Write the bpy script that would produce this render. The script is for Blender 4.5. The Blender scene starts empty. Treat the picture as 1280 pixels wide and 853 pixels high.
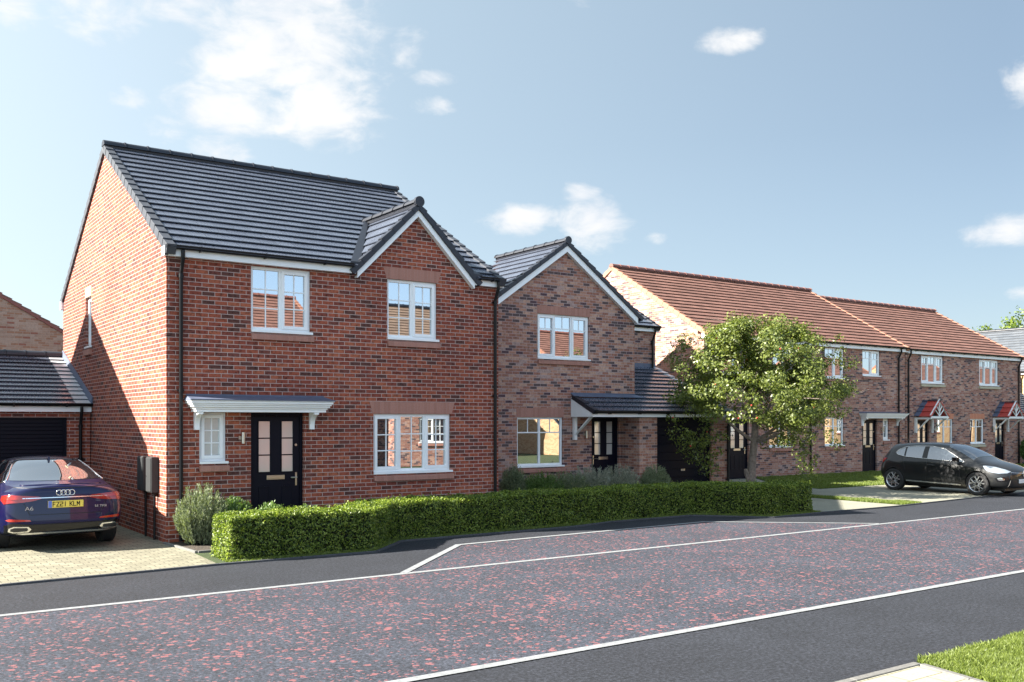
import bpy, bmesh, math, random
import numpy as np
from mathutils import Vector, Matrix
from mathutils.bvhtree import BVHTree

random.seed(7)
rng = np.random.default_rng(11)
R = math.radians
scene = bpy.context.scene
col = scene.collection
BASE = {}


# ------------------------------------------------------------------ materials
class NT:
    def __init__(s, tree):
        s.t = tree

    def n(s, typ, props=None, **ins):
        nd = s.t.nodes.new(typ)
        for k, v in (props or {}).items():
            setattr(nd, k, v)
        for k, v in ins.items():
            key = int(k[1:]) if k[0] == 'i' and k[1:].isdigit() else k.replace('_', ' ')
            s.set(nd.inputs[key], v)
        return nd

    def set(s, sock, v):
        if isinstance(v, bpy.types.NodeSocket):
            s.t.links.new(v, sock)
        else:
            try:
                sock.default_value = v
            except Exception:
                sock.default_value = (*v, 1.0)

    def math(s, op, a, b=0.0, c=0.0, clamp=False):
        nd = s.t.nodes.new('ShaderNodeMath')
        nd.operation = op
        nd.use_clamp = clamp
        for i, v in enumerate((a, b, c)):
            s.set(nd.inputs[i], v)
        return nd.outputs[0]

    def mix(s, fac, a, b, blend='MIX'):
        nd = s.t.nodes.new('ShaderNodeMix')
        nd.data_type = 'RGBA'
        nd.blend_type = blend
        s.set(nd.inputs[0], fac)
        for sock, v in ((nd.inputs[6], a), (nd.inputs[7], b)):
            if isinstance(v, bpy.types.NodeSocket):
                s.t.links.new(v, sock)
            else:
                sock.default_value = (*v[:3], 1.0)
        return nd.outputs[2]

    def ramp(s, fac, stops, interp='LINEAR'):
        nd = s.t.nodes.new('ShaderNodeValToRGB')
        cr = nd.color_ramp
        cr.interpolation = interp
        while len(cr.elements) < len(stops):
            cr.elements.new(0.5)
        for e, (p, c) in zip(cr.elements, stops):
            e.position = p
            e.color = (*c, 1.0) if len(c) == 3 else c
        s.set(nd.inputs[0], fac)
        return nd.outputs[0]

    def noise(s, vec, scale, detail=3.0, rough=0.55):
        nd = s.t.nodes.new('ShaderNodeTexNoise')
        s.set(nd.inputs['Scale'], scale)
        s.set(nd.inputs['Detail'], detail)
        s.set(nd.inputs['Roughness'], rough)
        if vec is not None:
            s.set(nd.inputs['Vector'], vec)
        return nd.outputs['Fac']

    def bump(s, height, dist, strength=1.0):
        nd = s.t.nodes.new('ShaderNodeBump')
        s.set(nd.inputs['Height'], height)
        nd.inputs['Distance'].default_value = dist
        nd.inputs['Strength'].default_value = strength
        return nd.outputs[0]


def material(name):
    m = bpy.data.materials.new(name)
    m.use_nodes = True
    t = m.node_tree
    p = t.nodes['Principled BSDF']
    return m, NT(t), p


def plain(name, c, rough=0.5, metal=0.0, var=0.06, scale=6.0, spec=0.5, coat=0.0, bump=0.0, bscale=60.0):
    m, g, p = material(name)
    co = g.n('ShaderNodeTexCoord').outputs['Object']
    f = g.noise(co, scale, 4)
    a = tuple(max(0, x * (1 - var)) for x in c)
    b = tuple(min(1, x * (1 + var)) for x in c)
    g.set(p.inputs['Base Color'], g.ramp(f, [(0.3, a), (0.7, b)]))
    p.inputs['Roughness'].default_value = rough
    p.inputs['Metallic'].default_value = metal
    p.inputs['Specular IOR Level'].default_value = spec
    if coat:
        p.inputs['Coat Weight'].default_value = coat
        p.inputs['Coat Roughness'].default_value = 0.02
    if bump:
        g.set(p.inputs['Normal'], g.bump(g.noise(co, bscale, 3), bump))
    return m


def brick_mat(name, stops, mortar, blotch=0.5, warm=0.0):
    m, g, p = material(name)
    tc = g.n('ShaderNodeTexCoord').outputs['Object']
    sp = g.n('ShaderNodeSeparateXYZ', i0=tc)
    u = g.math('ADD', sp.outputs[0], sp.outputs[1])
    vec = g.n('ShaderNodeCombineXYZ', i0=u, i1=sp.outputs[2], i2=0.0).outputs[0]
    bt = g.n('ShaderNodeTexBrick', {'offset': 0.5, 'squash': 1.0}, Vector=vec, Scale=1.0, Mortar_Size=0.0064,
             Mortar_Smooth=0.25, Bias=0.0, Brick_Width=0.225, Row_Height=0.075)
    bt.inputs['Color1'].default_value = (0, 0, 0, 1)
    bt.inputs['Color2'].default_value = (1, 1, 1, 1)
    tint = bt.outputs['Color']
    cidx = g.ramp(tint, stops, 'CONSTANT')
    n1 = g.noise(vec, 14.0, 4, 0.65)
    n2 = g.noise(vec, 90.0, 3, 0.6)
    n3 = g.noise(vec, 0.45, 2)
    v1 = g.ramp(n1, [(0.3, (1 - blotch,) * 3), (0.52, (1.0,) * 3), (0.7, (1.1,) * 3)])
    c = g.mix(1.0, cidx, v1, 'MULTIPLY')
    c = g.mix(1.0, c, g.ramp(n2, [(0.3, (0.82,) * 3), (0.7, (1.16,) * 3)]), 'MULTIPLY')
    mcol = g.mix(g.noise(vec, 9.0, 3), tuple(x * 0.82 for x in mortar), tuple(min(1, x * 1.1) for x in mortar))
    c = g.mix(bt.outputs['Fac'], c, mcol)
    c = g.mix(1.0, c, g.ramp(n3, [(0.3, (0.86, 0.85, 0.85)), (0.7, (1.1,) * 3)]), 'MULTIPLY')
    g.set(p.inputs['Base Color'], c)
    p.inputs['Roughness'].default_value = 0.85
    p.inputs['Specular IOR Level'].default_value = 0.25
    h = g.math('ADD', g.math('MULTIPLY', bt.outputs['Fac'], -1.0), g.math('MULTIPLY', n2, 0.35))
    g.set(p.inputs['Normal'], g.bump(h, 0.006, 0.8))
    return m


def soldier_mat(name, c, d, wide=0.075):
    """bricks laid on end: lintels and sills"""
    m, g, p = material(name)
    tc = g.n('ShaderNodeTexCoord').outputs['Object']
    sp = g.n('ShaderNodeSeparateXYZ', i0=tc)
    u = g.math('ADD', sp.outputs[0], sp.outputs[1])
    fr = g.math('FRACT', g.math('DIVIDE', u, wide))
    j = g.math('LESS_THAN', fr, 0.11)
    cell = g.math('FLOOR', g.math('DIVIDE', u, wide))
    wn = g.n('ShaderNodeTexWhiteNoise', {'noise_dimensions': '1D'})
    g.set(wn.inputs['W'], cell)
    base = g.mix(wn.outputs[0], c, d)
    base = g.mix(1.0, base, g.ramp(g.noise(tc, 60.0, 3), [(0.3, (0.85,) * 3), (0.7, (1.12,) * 3)]), 'MULTIPLY')
    g.set(p.inputs['Base Color'], g.mix(g.math('MULTIPLY', j, 0.45), base, (0.33, 0.22, 0.19)))
    p.inputs['Roughness'].default_value = 0.85
    return m


def tile_mat(name, a, b, rough=0.45, spec=0.5, w=0.33, gauge=0.31):
    m, g, p = material(name)
    uv = g.n('ShaderNodeTexCoord').outputs['UV']
    bt = g.n('ShaderNodeTexBrick', {'offset': 0.5}, Vector=uv, Scale=1.0, Mortar_Size=0.0028, Mortar_Smooth=0.1,
             Bias=0.0, Brick_Width=w, Row_Height=gauge)
    bt.inputs['Color1'].default_value = (0, 0, 0, 1)
    bt.inputs['Color2'].default_value = (1, 1, 1, 1)
    c = g.mix(bt.outputs['Color'], a, b)
    n = g.noise(uv, 22.0, 4, 0.6)
    c = g.mix(1.0, c, g.ramp(n, [(0.3, (0.85,) * 3), (0.7, (1.15,) * 3)]), 'MULTIPLY')
    n4 = g.noise(uv, 0.9, 3, 0.6)
    c = g.mix(1.0, c, g.ramp(n4, [(0.3, (0.9,) * 3), (0.7, (1.1,) * 3)]), 'MULTIPLY')
    c = g.mix(bt.outputs['Fac'], c, tuple(x * 0.35 for x in a))
    g.set(p.inputs['Base Color'], c)
    g.set(p.inputs['Roughness'], g.math('ADD', g.math('MULTIPLY', n, 0.2), rough - 0.1))
    p.inputs['Specular IOR Level'].default_value = spec
    h = g.math('ADD', g.math('MULTIPLY', bt.outputs['Fac'], -1.0), g.math('MULTIPLY', g.noise(uv, 180.0, 2), 0.25))
    g.set(p.inputs['Normal'], g.bump(h, 0.003, 0.6))
    return m


def glass_mat(name, tint=(0.02, 0.024, 0.028), refl=0.5, rough=0.0, wav=0.0006, gtint=(0.93, 0.96, 1.0)):
    m = bpy.data.materials.new(name)
    m.use_nodes = True
    t = m.node_tree
    t.nodes.remove(t.nodes['Principled BSDF'])
    g = NT(t)
    out = t.nodes['Material Output']
    co = g.n('ShaderNodeTexCoord').outputs['Object']
    nb = g.bump(g.noise(co, 0.9, 0), wav, 1.0)
    d = g.n('ShaderNodeBsdfDiffuse')
    d.inputs['Color'].default_value = (*tint, 1)
    gl = g.n('ShaderNodeBsdfGlossy')
    gl.inputs['Roughness'].default_value = rough
    gl.inputs['Color'].default_value = (*gtint, 1)
    g.set(gl.inputs['Normal'], nb)
    fr = g.n('ShaderNodeFresnel')
    fr.inputs['IOR'].default_value = 1.5
    fac = g.math('ADD', refl, g.math('MULTIPLY', fr.outputs[0], 1.0 - refl), clamp=True)
    mx = g.n('ShaderNodeMixShader')
    g.set(mx.inputs[0], fac)
    g.set(mx.inputs[1], d.outputs[0])
    g.set(mx.inputs[2], gl.outputs[0])
    g.set(out.inputs[0], mx.outputs[0])
    return m


def leaf_mat(name, dark, light, trans=0.35, rough=0.45, stops=None, spec=0.5):
    m, g, p = material(name)
    ge = g.n('ShaderNodeNewGeometry')
    co = g.n('ShaderNodeTexCoord').outputs['Object']
    r = ge.outputs['Random Per Island']
    f = g.math('ADD', g.math('MULTIPLY', r, 0.7), g.math('MULTIPLY', g.noise(co, 1.6, 3), 0.3), clamp=True)
    c = g.ramp(f, stops or [(0.05, dark), (0.85, light)])
    g.set(p.inputs['Base Color'], c)
    p.inputs['Roughness'].default_value = rough
    p.inputs['Specular IOR Level'].default_value = spec
    tr = g.n('ShaderNodeBsdfTranslucent')
    g.set(tr.inputs['Color'], g.mix(1.0, c, (1.6, 1.7, 0.7), 'MULTIPLY'))
    mx = g.n('ShaderNodeMixShader')
    mx.inputs[0].default_value = trans
    g.set(mx.inputs[1], p.outputs[0])
    g.set(mx.inputs[2], tr.outputs[0])
    out = [n for n in g.t.nodes if n.type == 'OUTPUT_MATERIAL'][0]
    g.set(out.inputs[0], mx.outputs[0])
    return m


# ------------------------------------------------------------------ objects
def tag(o, label=None, cat=None, group=None, kind=None):
    if label:
        o['label'] = label
    if cat:
        o['category'] = cat
    if group:
        o['group'] = group
    if kind:
        o['kind'] = kind
    return o


def thing(name, loc, label, cat, group=None):
    o = bpy.data.objects.new(name, None)
    o.empty_display_size = 0.3
    col.objects.link(o)
    o.location = loc
    BASE[o.name] = Vector(loc)
    return tag(o, label, cat, group)


def link_mesh(name, me, mat, parent=None, loc=None):
    o = bpy.data.objects.new(name, me)
    col.objects.link(o)
    for mm in (mat if isinstance(mat, (list, tuple)) else [mat]):
        if mm is not None:
            me.materials.append(mm)
    b = BASE[parent.name] if parent is not None else Vector(loc or (0, 0, 0))
    if b.length > 0:
        me.transform(Matrix.Translation(-b))
    BASE[o.name] = b
    if parent is not None:
        o.parent = parent
    else:
        o.location = b
    return o


class MB:
    def __init__(s, T=None):
        s.v = []
        s.f = []
        s.uv = []
        s.T = T or (lambda x, y, z: (x, y, z))
        s.mi = []
        s.cur = 0

    def add(s, vs, fs, uvs=None):
        b = len(s.v)
        s.v += [s.T(*p) for p in vs]
        for i, f in enumerate(fs):
            s.f.append([b + k for k in f])
            s.mi.append(s.cur)
            s.uv.append(uvs[i] if uvs else None)

    def box(s, x0, x1, y0, y1, z0, z1):
        s.add([(x0, y0, z0), (x1, y0, z0), (x1, y1, z0), (x0, y1, z0), (x0, y0, z1), (x1, y0, z1), (x1, y1, z1), (x0, y1, z1)],
              [(0, 3, 2, 1), (4, 5, 6, 7), (0, 1, 5, 4), (1, 2, 6, 5), (2, 3, 7, 6), (3, 0, 4, 7)])

    def hexa(s, p):
        """8 points: bottom 4 ccw then top 4 ccw"""
        s.add(p, [(0, 3, 2, 1), (4, 5, 6, 7), (0, 1, 5, 4), (1, 2, 6, 5), (2, 3, 7, 6), (3, 0, 4, 7)])

    def prism_y(s, poly, y0, y1):
        """poly in (x,z), counter-clockwise seen from -Y"""
        n = len(poly)
        vs = [(x, y0, z) for x, z in poly] + [(x, y1, z) for x, z in poly]
        fs = [tuple(range(n)), tuple(range(2 * n - 1, n - 1, -1))]
        fs += [(i, i + n, (i + 1) % n + n, (i + 1) % n) for i in range(n)]
        s.add(vs, fs)

    def prism_x(s, poly, x0, x1):
        """poly in (y,z)"""
        n = len(poly)
        vs = [(x0, y, z) for y, z in poly] + [(x1, y, z) for y, z in poly]
        fs = [tuple(range(n - 1, -1, -1)), tuple(range(n, 2 * n))]
        fs += [(i, (i + 1) % n, (i + 1) % n + n, i + n) for i in range(n)]
        s.add(vs, fs)

    def prism_z(s, poly, z0, z1):
        n = len(poly)
        vs = [(x, y, z0) for x, y in poly] + [(x, y, z1) for x, y in poly]
        fs = [tuple(range(n - 1, -1, -1)), tuple(range(n, 2 * n))]
        fs += [(i, (i + 1) % n, (i + 1) % n + n, i + n) for i in range(n)]
        s.add(vs, fs)

    def tube(s, path, r, n=10, caps=True, r2=None):
        path = [Vector(p) for p in path]
        rs = r if isinstance(r, (list, tuple)) else [r] * len(path)
        rings = []
        up = Vector((0.13, 0.21, 0.97))
        for i, p in enumerate(path):
            d = (path[min(i + 1, len(path) - 1)] - path[max(i - 1, 0)]).normalized()
            a = d.cross(up)
            if a.length < 0.05:
                a = d.cross(Vector((1, 0, 0)))
            a.normalize()
            b = d.cross(a).normalized()
            rings.append([tuple(p + (a * math.cos(t) + b * math.sin(t)) * rs[i])
                          for t in [2 * math.pi * k / n for k in range(n)]])
        vs = [q for ring in rings for q in ring]
        fs = []
        for i in range(len(rings) - 1):
            for k in range(n):
                k2 = (k + 1) % n
                fs.append((i * n + k, i * n + k2, (i + 1) * n + k2, (i + 1) * n + k))
        if caps:
            fs.append(tuple(range(n - 1, -1, -1)))
            fs.append(tuple((len(rings) - 1) * n + k for k in range(n)))
        s.add(vs, fs)

    def mesh(s, name, smooth=False, bevel=0.0, fixn=True):
        me = bpy.data.meshes.new(name)
        me.from_pydata(s.v, [], s.f)
        if any(u is not None for u in s.uv):
            uvl = me.uv_layers.new(name='UVMap')
            li = 0
            dat = []
            for f, u in zip(s.f, s.uv):
                for k in range(len(f)):
                    dat += list(u[k]) if u else [0.0, 0.0]
            uvl.data.foreach_set('uv', dat)
        if any(s.mi):
            me.polygons.foreach_set('material_index', s.mi)
        if fixn or bevel:
            bm = bmesh.new()
            bm.from_mesh(me)
            if fixn:
                bmesh.ops.recalc_face_normals(bm, faces=bm.faces)
            if bevel:
                bmesh.ops.bevel(bm, geom=[e for e in bm.edges if len(e.link_faces) == 2 and e.calc_face_angle(0) > 0.5],
                                offset=bevel, segments=1, affect='EDGES', clamp_overlap=True)
            bm.to_mesh(me)
            bm.free()
        if smooth:
            me.polygons.foreach_set('use_smooth', [True] * len(me.polygons))
            if smooth == 'auto':
                me.set_sharp_from_angle(angle=R(35))
        me.update()
        return me

    def build(s, name, mat, parent=None, loc=None, smooth=False, bevel=0.0, label=None, fixn=True):
        o = link_mesh(name, s.mesh(name, smooth, bevel, fixn), mat, parent, loc)
        if label:
            o['label'] = label
        return o


def boolean_cut(me, cutters):
    """difference of mesh data with MB of cutters; returns new mesh data"""
    a = bpy.data.objects.new('tmp_a', me)
    c = bpy.data.objects.new('tmp_c', cutters.mesh('tmp_c'))
    col.objects.link(a)
    col.objects.link(c)
    md = a.modifiers.new('b', 'BOOLEAN')
    md.operation = 'DIFFERENCE'
    md.solver = 'EXACT'
    md.object = c
    bpy.context.view_layer.update()
    dg = bpy.context.evaluated_depsgraph_get()
    out = bpy.data.meshes.new_from_object(a.evaluated_get(dg))
    bpy.data.objects.remove(a)
    cm = c.data
    bpy.data.objects.remove(c)
    bpy.data.meshes.remove(cm)
    return out


def copy_tree(o, parent=None):
    c = o.copy()
    col.objects.link(c)
    if parent is not None:
        c.parent = parent
    BASE[c.name] = BASE[o.name]
    for ch in list(o.children):
        copy_tree(ch, c)
    return c


M = {}
M['brick_red'] = brick_mat('red_brick', [(0.0, (0.105, 0.042, 0.034)), (0.09, (0.3, 0.078, 0.044)), (0.36, (0.235, 0.058, 0.037)),
                                         (0.6, (0.34, 0.1, 0.055)), (0.76, (0.2, 0.052, 0.036)), (0.93, (0.16, 0.052, 0.04))],
                           (0.46, 0.35, 0.32), 0.7)
M['brick_mix'] = brick_mat('mottled_brick', [(0.0, (0.11, 0.075, 0.075)), (0.14, (0.33, 0.16, 0.115)), (0.36, (0.41, 0.22, 0.16)),
                                             (0.55, (0.3, 0.135, 0.1)), (0.72, (0.46, 0.28, 0.21)), (0.86, (0.38, 0.26, 0.23)), (0.95, (0.1, 0.06, 0.07))],
                           (0.4, 0.31, 0.3), 0.5)
M['brick_pale'] = brick_mat('pale_brick', [(0.0, (0.36, 0.2, 0.13)), (0.2, (0.4, 0.27, 0.2)), (0.6, (0.43, 0.31, 0.24)), (0.88, (0.32, 0.14, 0.1))],
                            (0.42, 0.33, 0.27), 0.2)
M['brick_buff'] = brick_mat('buff_brick', [(0.0, (0.4, 0.25, 0.13)), (0.3, (0.46, 0.31, 0.17)), (0.8, (0.36, 0.2, 0.1))], (0.5, 0.42, 0.3), 0.2)
M['soldier'] = soldier_mat('smooth_red_lintel_brick', (0.31, 0.145, 0.11), (0.37, 0.18, 0.14))
M['soldier_orange'] = soldier_mat('orange_lintel_brick', (0.5, 0.19, 0.11), (0.56, 0.23, 0.14))
M['stone'] = plain('beige_stone', (0.42, 0.38, 0.28), 0.8)
M['slate'] = tile_mat('dark_grey_roof_tile', (0.062, 0.073, 0.102), (0.085, 0.1, 0.135), 0.27, 0.5)
M['slate_far'] = tile_mat('grey_roof_tile', (0.09, 0.1, 0.115), (0.12, 0.13, 0.145), 0.3, 0.6)
M['terra'] = tile_mat('terracotta_roof_tile', (0.15, 0.075, 0.056), (0.215, 0.108, 0.082), 0.6, 0.35)
M['brown'] = tile_mat('brown_roof_tile', (0.16, 0.11, 0.08), (0.2, 0.14, 0.1), 0.6, 0.4)
M['red_tile'] = tile_mat('bright_red_porch_tile', (0.42, 0.06, 0.05), (0.5, 0.075, 0.06), 0.5, 0.4, 0.3, 0.3)
M['ridge_dark'] = plain('dark_ridge_tile', (0.014, 0.017, 0.026), 0.45, var=0.15)
M['verge_grey'] = plain('grey_verge_unit', (0.045, 0.05, 0.062), 0.5, var=0.15)
M['ridge_terra'] = plain('terracotta_ridge_tile', (0.17, 0.07, 0.055), 0.6, var=0.12)
M['verge_terra'] = plain('terracotta_verge_tile', (0.3, 0.14, 0.09), 0.6, var=0.1)
M['white'] = plain('white_upvc', (0.8, 0.82, 0.84), 0.35, var=0.02)
M['white_paint'] = plain('white_paint', (0.76, 0.77, 0.78), 0.5, var=0.03)
M['black'] = plain('black_plastic', (0.004, 0.0042, 0.006), 0.4, spec=0.3)
M['navy'] = plain('dark_navy_paint', (0.0028, 0.0034, 0.010), 0.45, var=0.05, spec=0.16)
M['lead'] = plain('grey_lead', (0.085, 0.105, 0.16), 0.5, var=0.12, bump=0.003, bscale=12)
M['steel'] = plain('brushed_steel', (0.55, 0.53, 0.48), 0.28, 1.0)
M['chrome'] = plain('chrome', (0.8, 0.8, 0.8), 0.12, 1.0)
M['meter'] = plain('grey_meter_box_plastic', (0.028, 0.03, 0.032), 0.6, spec=0.3)
M['glass'] = glass_mat('window_glass', refl=0.52)
M['glass_frost'] = glass_mat('frosted_glass', (0.4, 0.46, 0.45), 0.2, 0.25)
M['glass_door'] = glass_mat('door_glass', (0.5, 0.49, 0.46), 0.26, 0.06)
SUN_E = 5.0
SKY_S = 0.055
EXPO = 2.3
CLOUD_V = 4.05


# ------------------------------------------------------------------ building parts
def slope(parent, name, mat, O, U, S, ulen, rise_len, pitch, g=0.31, iv=None, th=0.042, hb=0.085):
    """stepped tile courses. O eave-left point at the wall plane line, U ridge direction, S horizontal up-slope direction"""
    O = Vector(O); U = Vector(U); S = Vector(S)
    cp, sp_ = math.cos(pitch), math.sin(pitch)
    D = Vector((S.x * cp, S.y * cp, sp_))
    N = Vector((-S.x * sp_, -S.y * sp_, cp))
    mb = MB()
    n = int(math.ceil(rise_len / g))

    def P(u, s, h):
        return tuple(O + U * u + D * s + N * h)
    for i in range(n):
        s0 = i * g
        s1 = min((i + 1) * g, rise_len)
        for (ua, ub) in (iv((s0, s1)) if iv else [(0, ulen)]):
            if ub - ua < 0.02:
                continue
            if isinstance(ua, tuple):
                pass
            s1b = s1 + 0.02
            v = [P(ua, s0, hb + th), P(ub, s0, hb + th), P(ub, s1b, hb + 0.004), P(ua, s1b, hb + 0.004),
                 P(ua, s0, hb - 0.03), P(ub, s0, hb - 0.03), P(ub, s1b, hb - 0.03), P(ua, s1b, hb - 0.03),
                 P(ua, s0, hb + th - 0.017), P(ub, s0, hb + th - 0.017), P(ub, s0 + 0.05, hb + th - 0.02), P(ua, s0 + 0.05, hb + th - 0.02),
                 P(ua, s0 + 0.05, hb - 0.03), P(ub, s0 + 0.05, hb - 0.03)]
            b = [(ua, s0 + 0.004), (ub, s0 + 0.004), (ub, s1 - 0.004), (ua, s1 - 0.004)]
            z4 = [(ua + 0.16, s0 + 0.1)] * 4
            z3 = z4[:3]
            mb.add(v, [(0, 1, 2, 3), (8, 9, 1, 0), (11, 10, 9, 8), (12, 13, 10, 11), (7, 6, 13, 12), (13, 6, 2, 10), (10, 2, 1, 9), (12, 11, 3, 7), (11, 8, 0, 3)], [b, z4, z4, z4, z4, z4, z4, z4, z4])
    return mb.build(name, mat, parent, fixn=False)


def ridge(parent, mat, a, b, seg=0.45, r=0.115, gap=0.012, endcap=False):
    a = Vector(a); b = Vector(b)
    L = (b - a).length
    d = (b - a) / L
    side = Vector((-d.y, d.x, 0))
    n = max(1, int(round(L / seg)))
    mb = MB()
    up = Vector((0, 0, 1))
    for i in range(n):
        p0 = a + d * (L * i / n + gap / 2)
        p1 = a + d * (L * (i + 1) / n - gap / 2)
        for (q0, q1, rr) in ((p0, p1, r), (p1 - d * 0.035, p1, r + 0.014)):
            vs = []
            m = 8
            for q in (q0, q1):
                for k in range(m + 1):
                    t = math.pi * k / m
                    vs.append(tuple(q + side * (math.cos(t) * rr * 1.15) + up * (math.sin(t) * rr - 0.035)))
            fs = [(k, k + 1, k + m + 2, k + m + 1) for k in range(m)] + [tuple(range(m, -1, -1)), tuple(range(m + 1, 2 * m + 2)), (0, m + 1, 2 * m + 1, m)]
            mb.add(vs, fs)
    # mortar bed under the ridge tiles
    q0 = a - up * 0.06; q1 = b - up * 0.06
    mb.tube([tuple(q0 + d * 0.02), tuple(q1 - d * 0.02)], r * 0.8, 8)
    if endcap:
        mb.tube([tuple(a - d * 0.03 + up * 0.02), tuple(a + d * 0.02 + up * 0.02)], r * 1.3, 20)
    return mb.build('ridge_tiles', mat, parent, smooth='auto')


def verge(parent, mat, eave, top, out, g=0.31, h_up=0.15, h_dn=0.05, w=0.16, proj=0.05, name='verge_tiles', lip=0.02):
    """stepped verge caps from eave point (on wall slope) to top; out = outward horizontal unit vector"""
    E_ = Vector(eave); Tp = Vector(top)
    L = (Tp - E_).length
    D = (Tp - E_) / L
    Ov = Vector(out)
    N = Ov.cross(D)
    if N.z < 0:
        N = -N
    mb = MB()
    n = int(math.ceil(L / g))
    for i in range(n):
        s0 = i * g
        s1 = min((i + 1) * g + 0.012, L)
        pts = []
        for (o_, h0a, h1a) in ((proj, 0, 0), (proj - w, 0, 0)):
            pass
        u0 = h_up + lip
        u1 = h_up - 0.006
        a0 = E_ + D * s0
        a1 = E_ + D * s1
        v = [a0 + Ov * proj - N * (h_dn - 0.006), a0 + Ov * (proj - w) - N * (h_dn - 0.006), a1 + Ov * (proj - w) - N * h_dn, a1 + Ov * (proj - 0.008) - N * h_dn,
             a0 + Ov * proj + N * u0, a0 + Ov * (proj - w) + N * u0, a1 + Ov * (proj - w) + N * u1, a1 + Ov * (proj - 0.008) + N * u1]
        mb.hexa([tuple(p) for p in v])
    return mb.build(name, mat, parent, bevel=0.004)


def barge(parent, a, b, out, depth=0.2, thick=0.022, proj=0.12, soff=0.1, name='bargeboard', drop=0.0):
    """white sloping board a->b (upper edge line), hanging 'depth' measured square to slope, standing proj off the wall"""
    a = Vector(a); b = Vector(b); Ov = Vector(out)
    D = (b - a).normalized()
    N = Ov.cross(D)
    if N.z < 0:
        N = -N
    mb = MB()
    va = a; vb = b
    k = 1.0 / max(0.3, N.z)
    dn = Vector((0, 0, -depth * k))
    p = [va + dn + Ov * proj, va + dn + Ov * (proj - thick), vb + dn + Ov * (proj - thick), vb + dn + Ov * proj,
         va + Ov * proj, va + Ov * (proj - thick), vb + Ov * (proj - thick), vb + Ov * proj]
    mb.hexa([tuple(x) for x in p])
    if soff:
        s = 0.022
        dn2 = Vector((0, 0, -(depth - 0.004) * k))
        dn3 = dn2 + Vector((0, 0, s * k))
        o0 = proj - thick
        p = [va + dn2 + Ov * o0, va + dn2 + Ov * (0.001), vb + dn2 + Ov * (0.001), vb + dn2 + Ov * o0,
             va + dn3 + Ov * o0, va + dn3 + Ov * (0.001), vb + dn3 + Ov * (0.001), vb + dn3 + Ov * o0]
        mb.hexa([tuple(x) for x in p])
    return mb.build(name, M['white'], parent)


def gutter(parent, x0, x1, y, z, r=0.058, brackets=0.9):
    g = MB()
    m = 8
    vs = []
    for x in (x0, x1):
        for k in range(m + 1):
            t = math.pi + math.pi * k / m
            vs.append((x, y + math.cos(t) * r, z + math.sin(t) * r * 1.0))
        vs.append((x, y + r, z + 0.012)); vs.append((x, y + r - 0.01, z + 0.012)); vs.append((x, y - r + 0.01, z + 0.012)); vs.append((x, y - r, z + 0.012))
    n = m + 5
    g.add(vs, [(k, (k + 1) % n, (k + 1) % n + n, k + n) for k in range(n)] + [tuple(range(n - 1, -1, -1)), tuple(range(n, 2 * n))])
    nb = max(1, int((x1 - x0) / brackets))
    b = g
    for i in range(nb):
        x = x0 + (i + 0.5) * (x1 - x0) / nb
        b.box(x - 0.012, x + 0.012, y - 0.066, y + 0.062, z - 0.072, z + 0.018)
    return g.build('gutter', M['black'], parent, smooth='auto')


def downpipe(parent, x, ywall, ygut, ztop, zbot=0.03, r=0.034):
    b = MB()
    yw = ywall - 0.06
    b.tube([(x, ygut, ztop), (x, ygut, ztop - 0.1), (x, ygut + (yw - ygut) * 0.1, ztop - 0.16), (x, yw - 0.01, ztop - 0.36), (x, yw, ztop - 0.44), (x, yw, zbot + 0.1), (x, yw, zbot)], r, 12)
    for z in (ztop - 0.42, (ztop + zbot) * 0.52, zbot + 0.35):
        b.tube([(x, yw, z - 0.035), (x, yw, z + 0.035)], r + 0.008, 12)
        b.box(x - 0.055, x + 0.055, yw + 0.01, ywall, z - 0.012, z + 0.012)
    return b.build('downpipe', M['black'], parent, smooth='auto')


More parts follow.
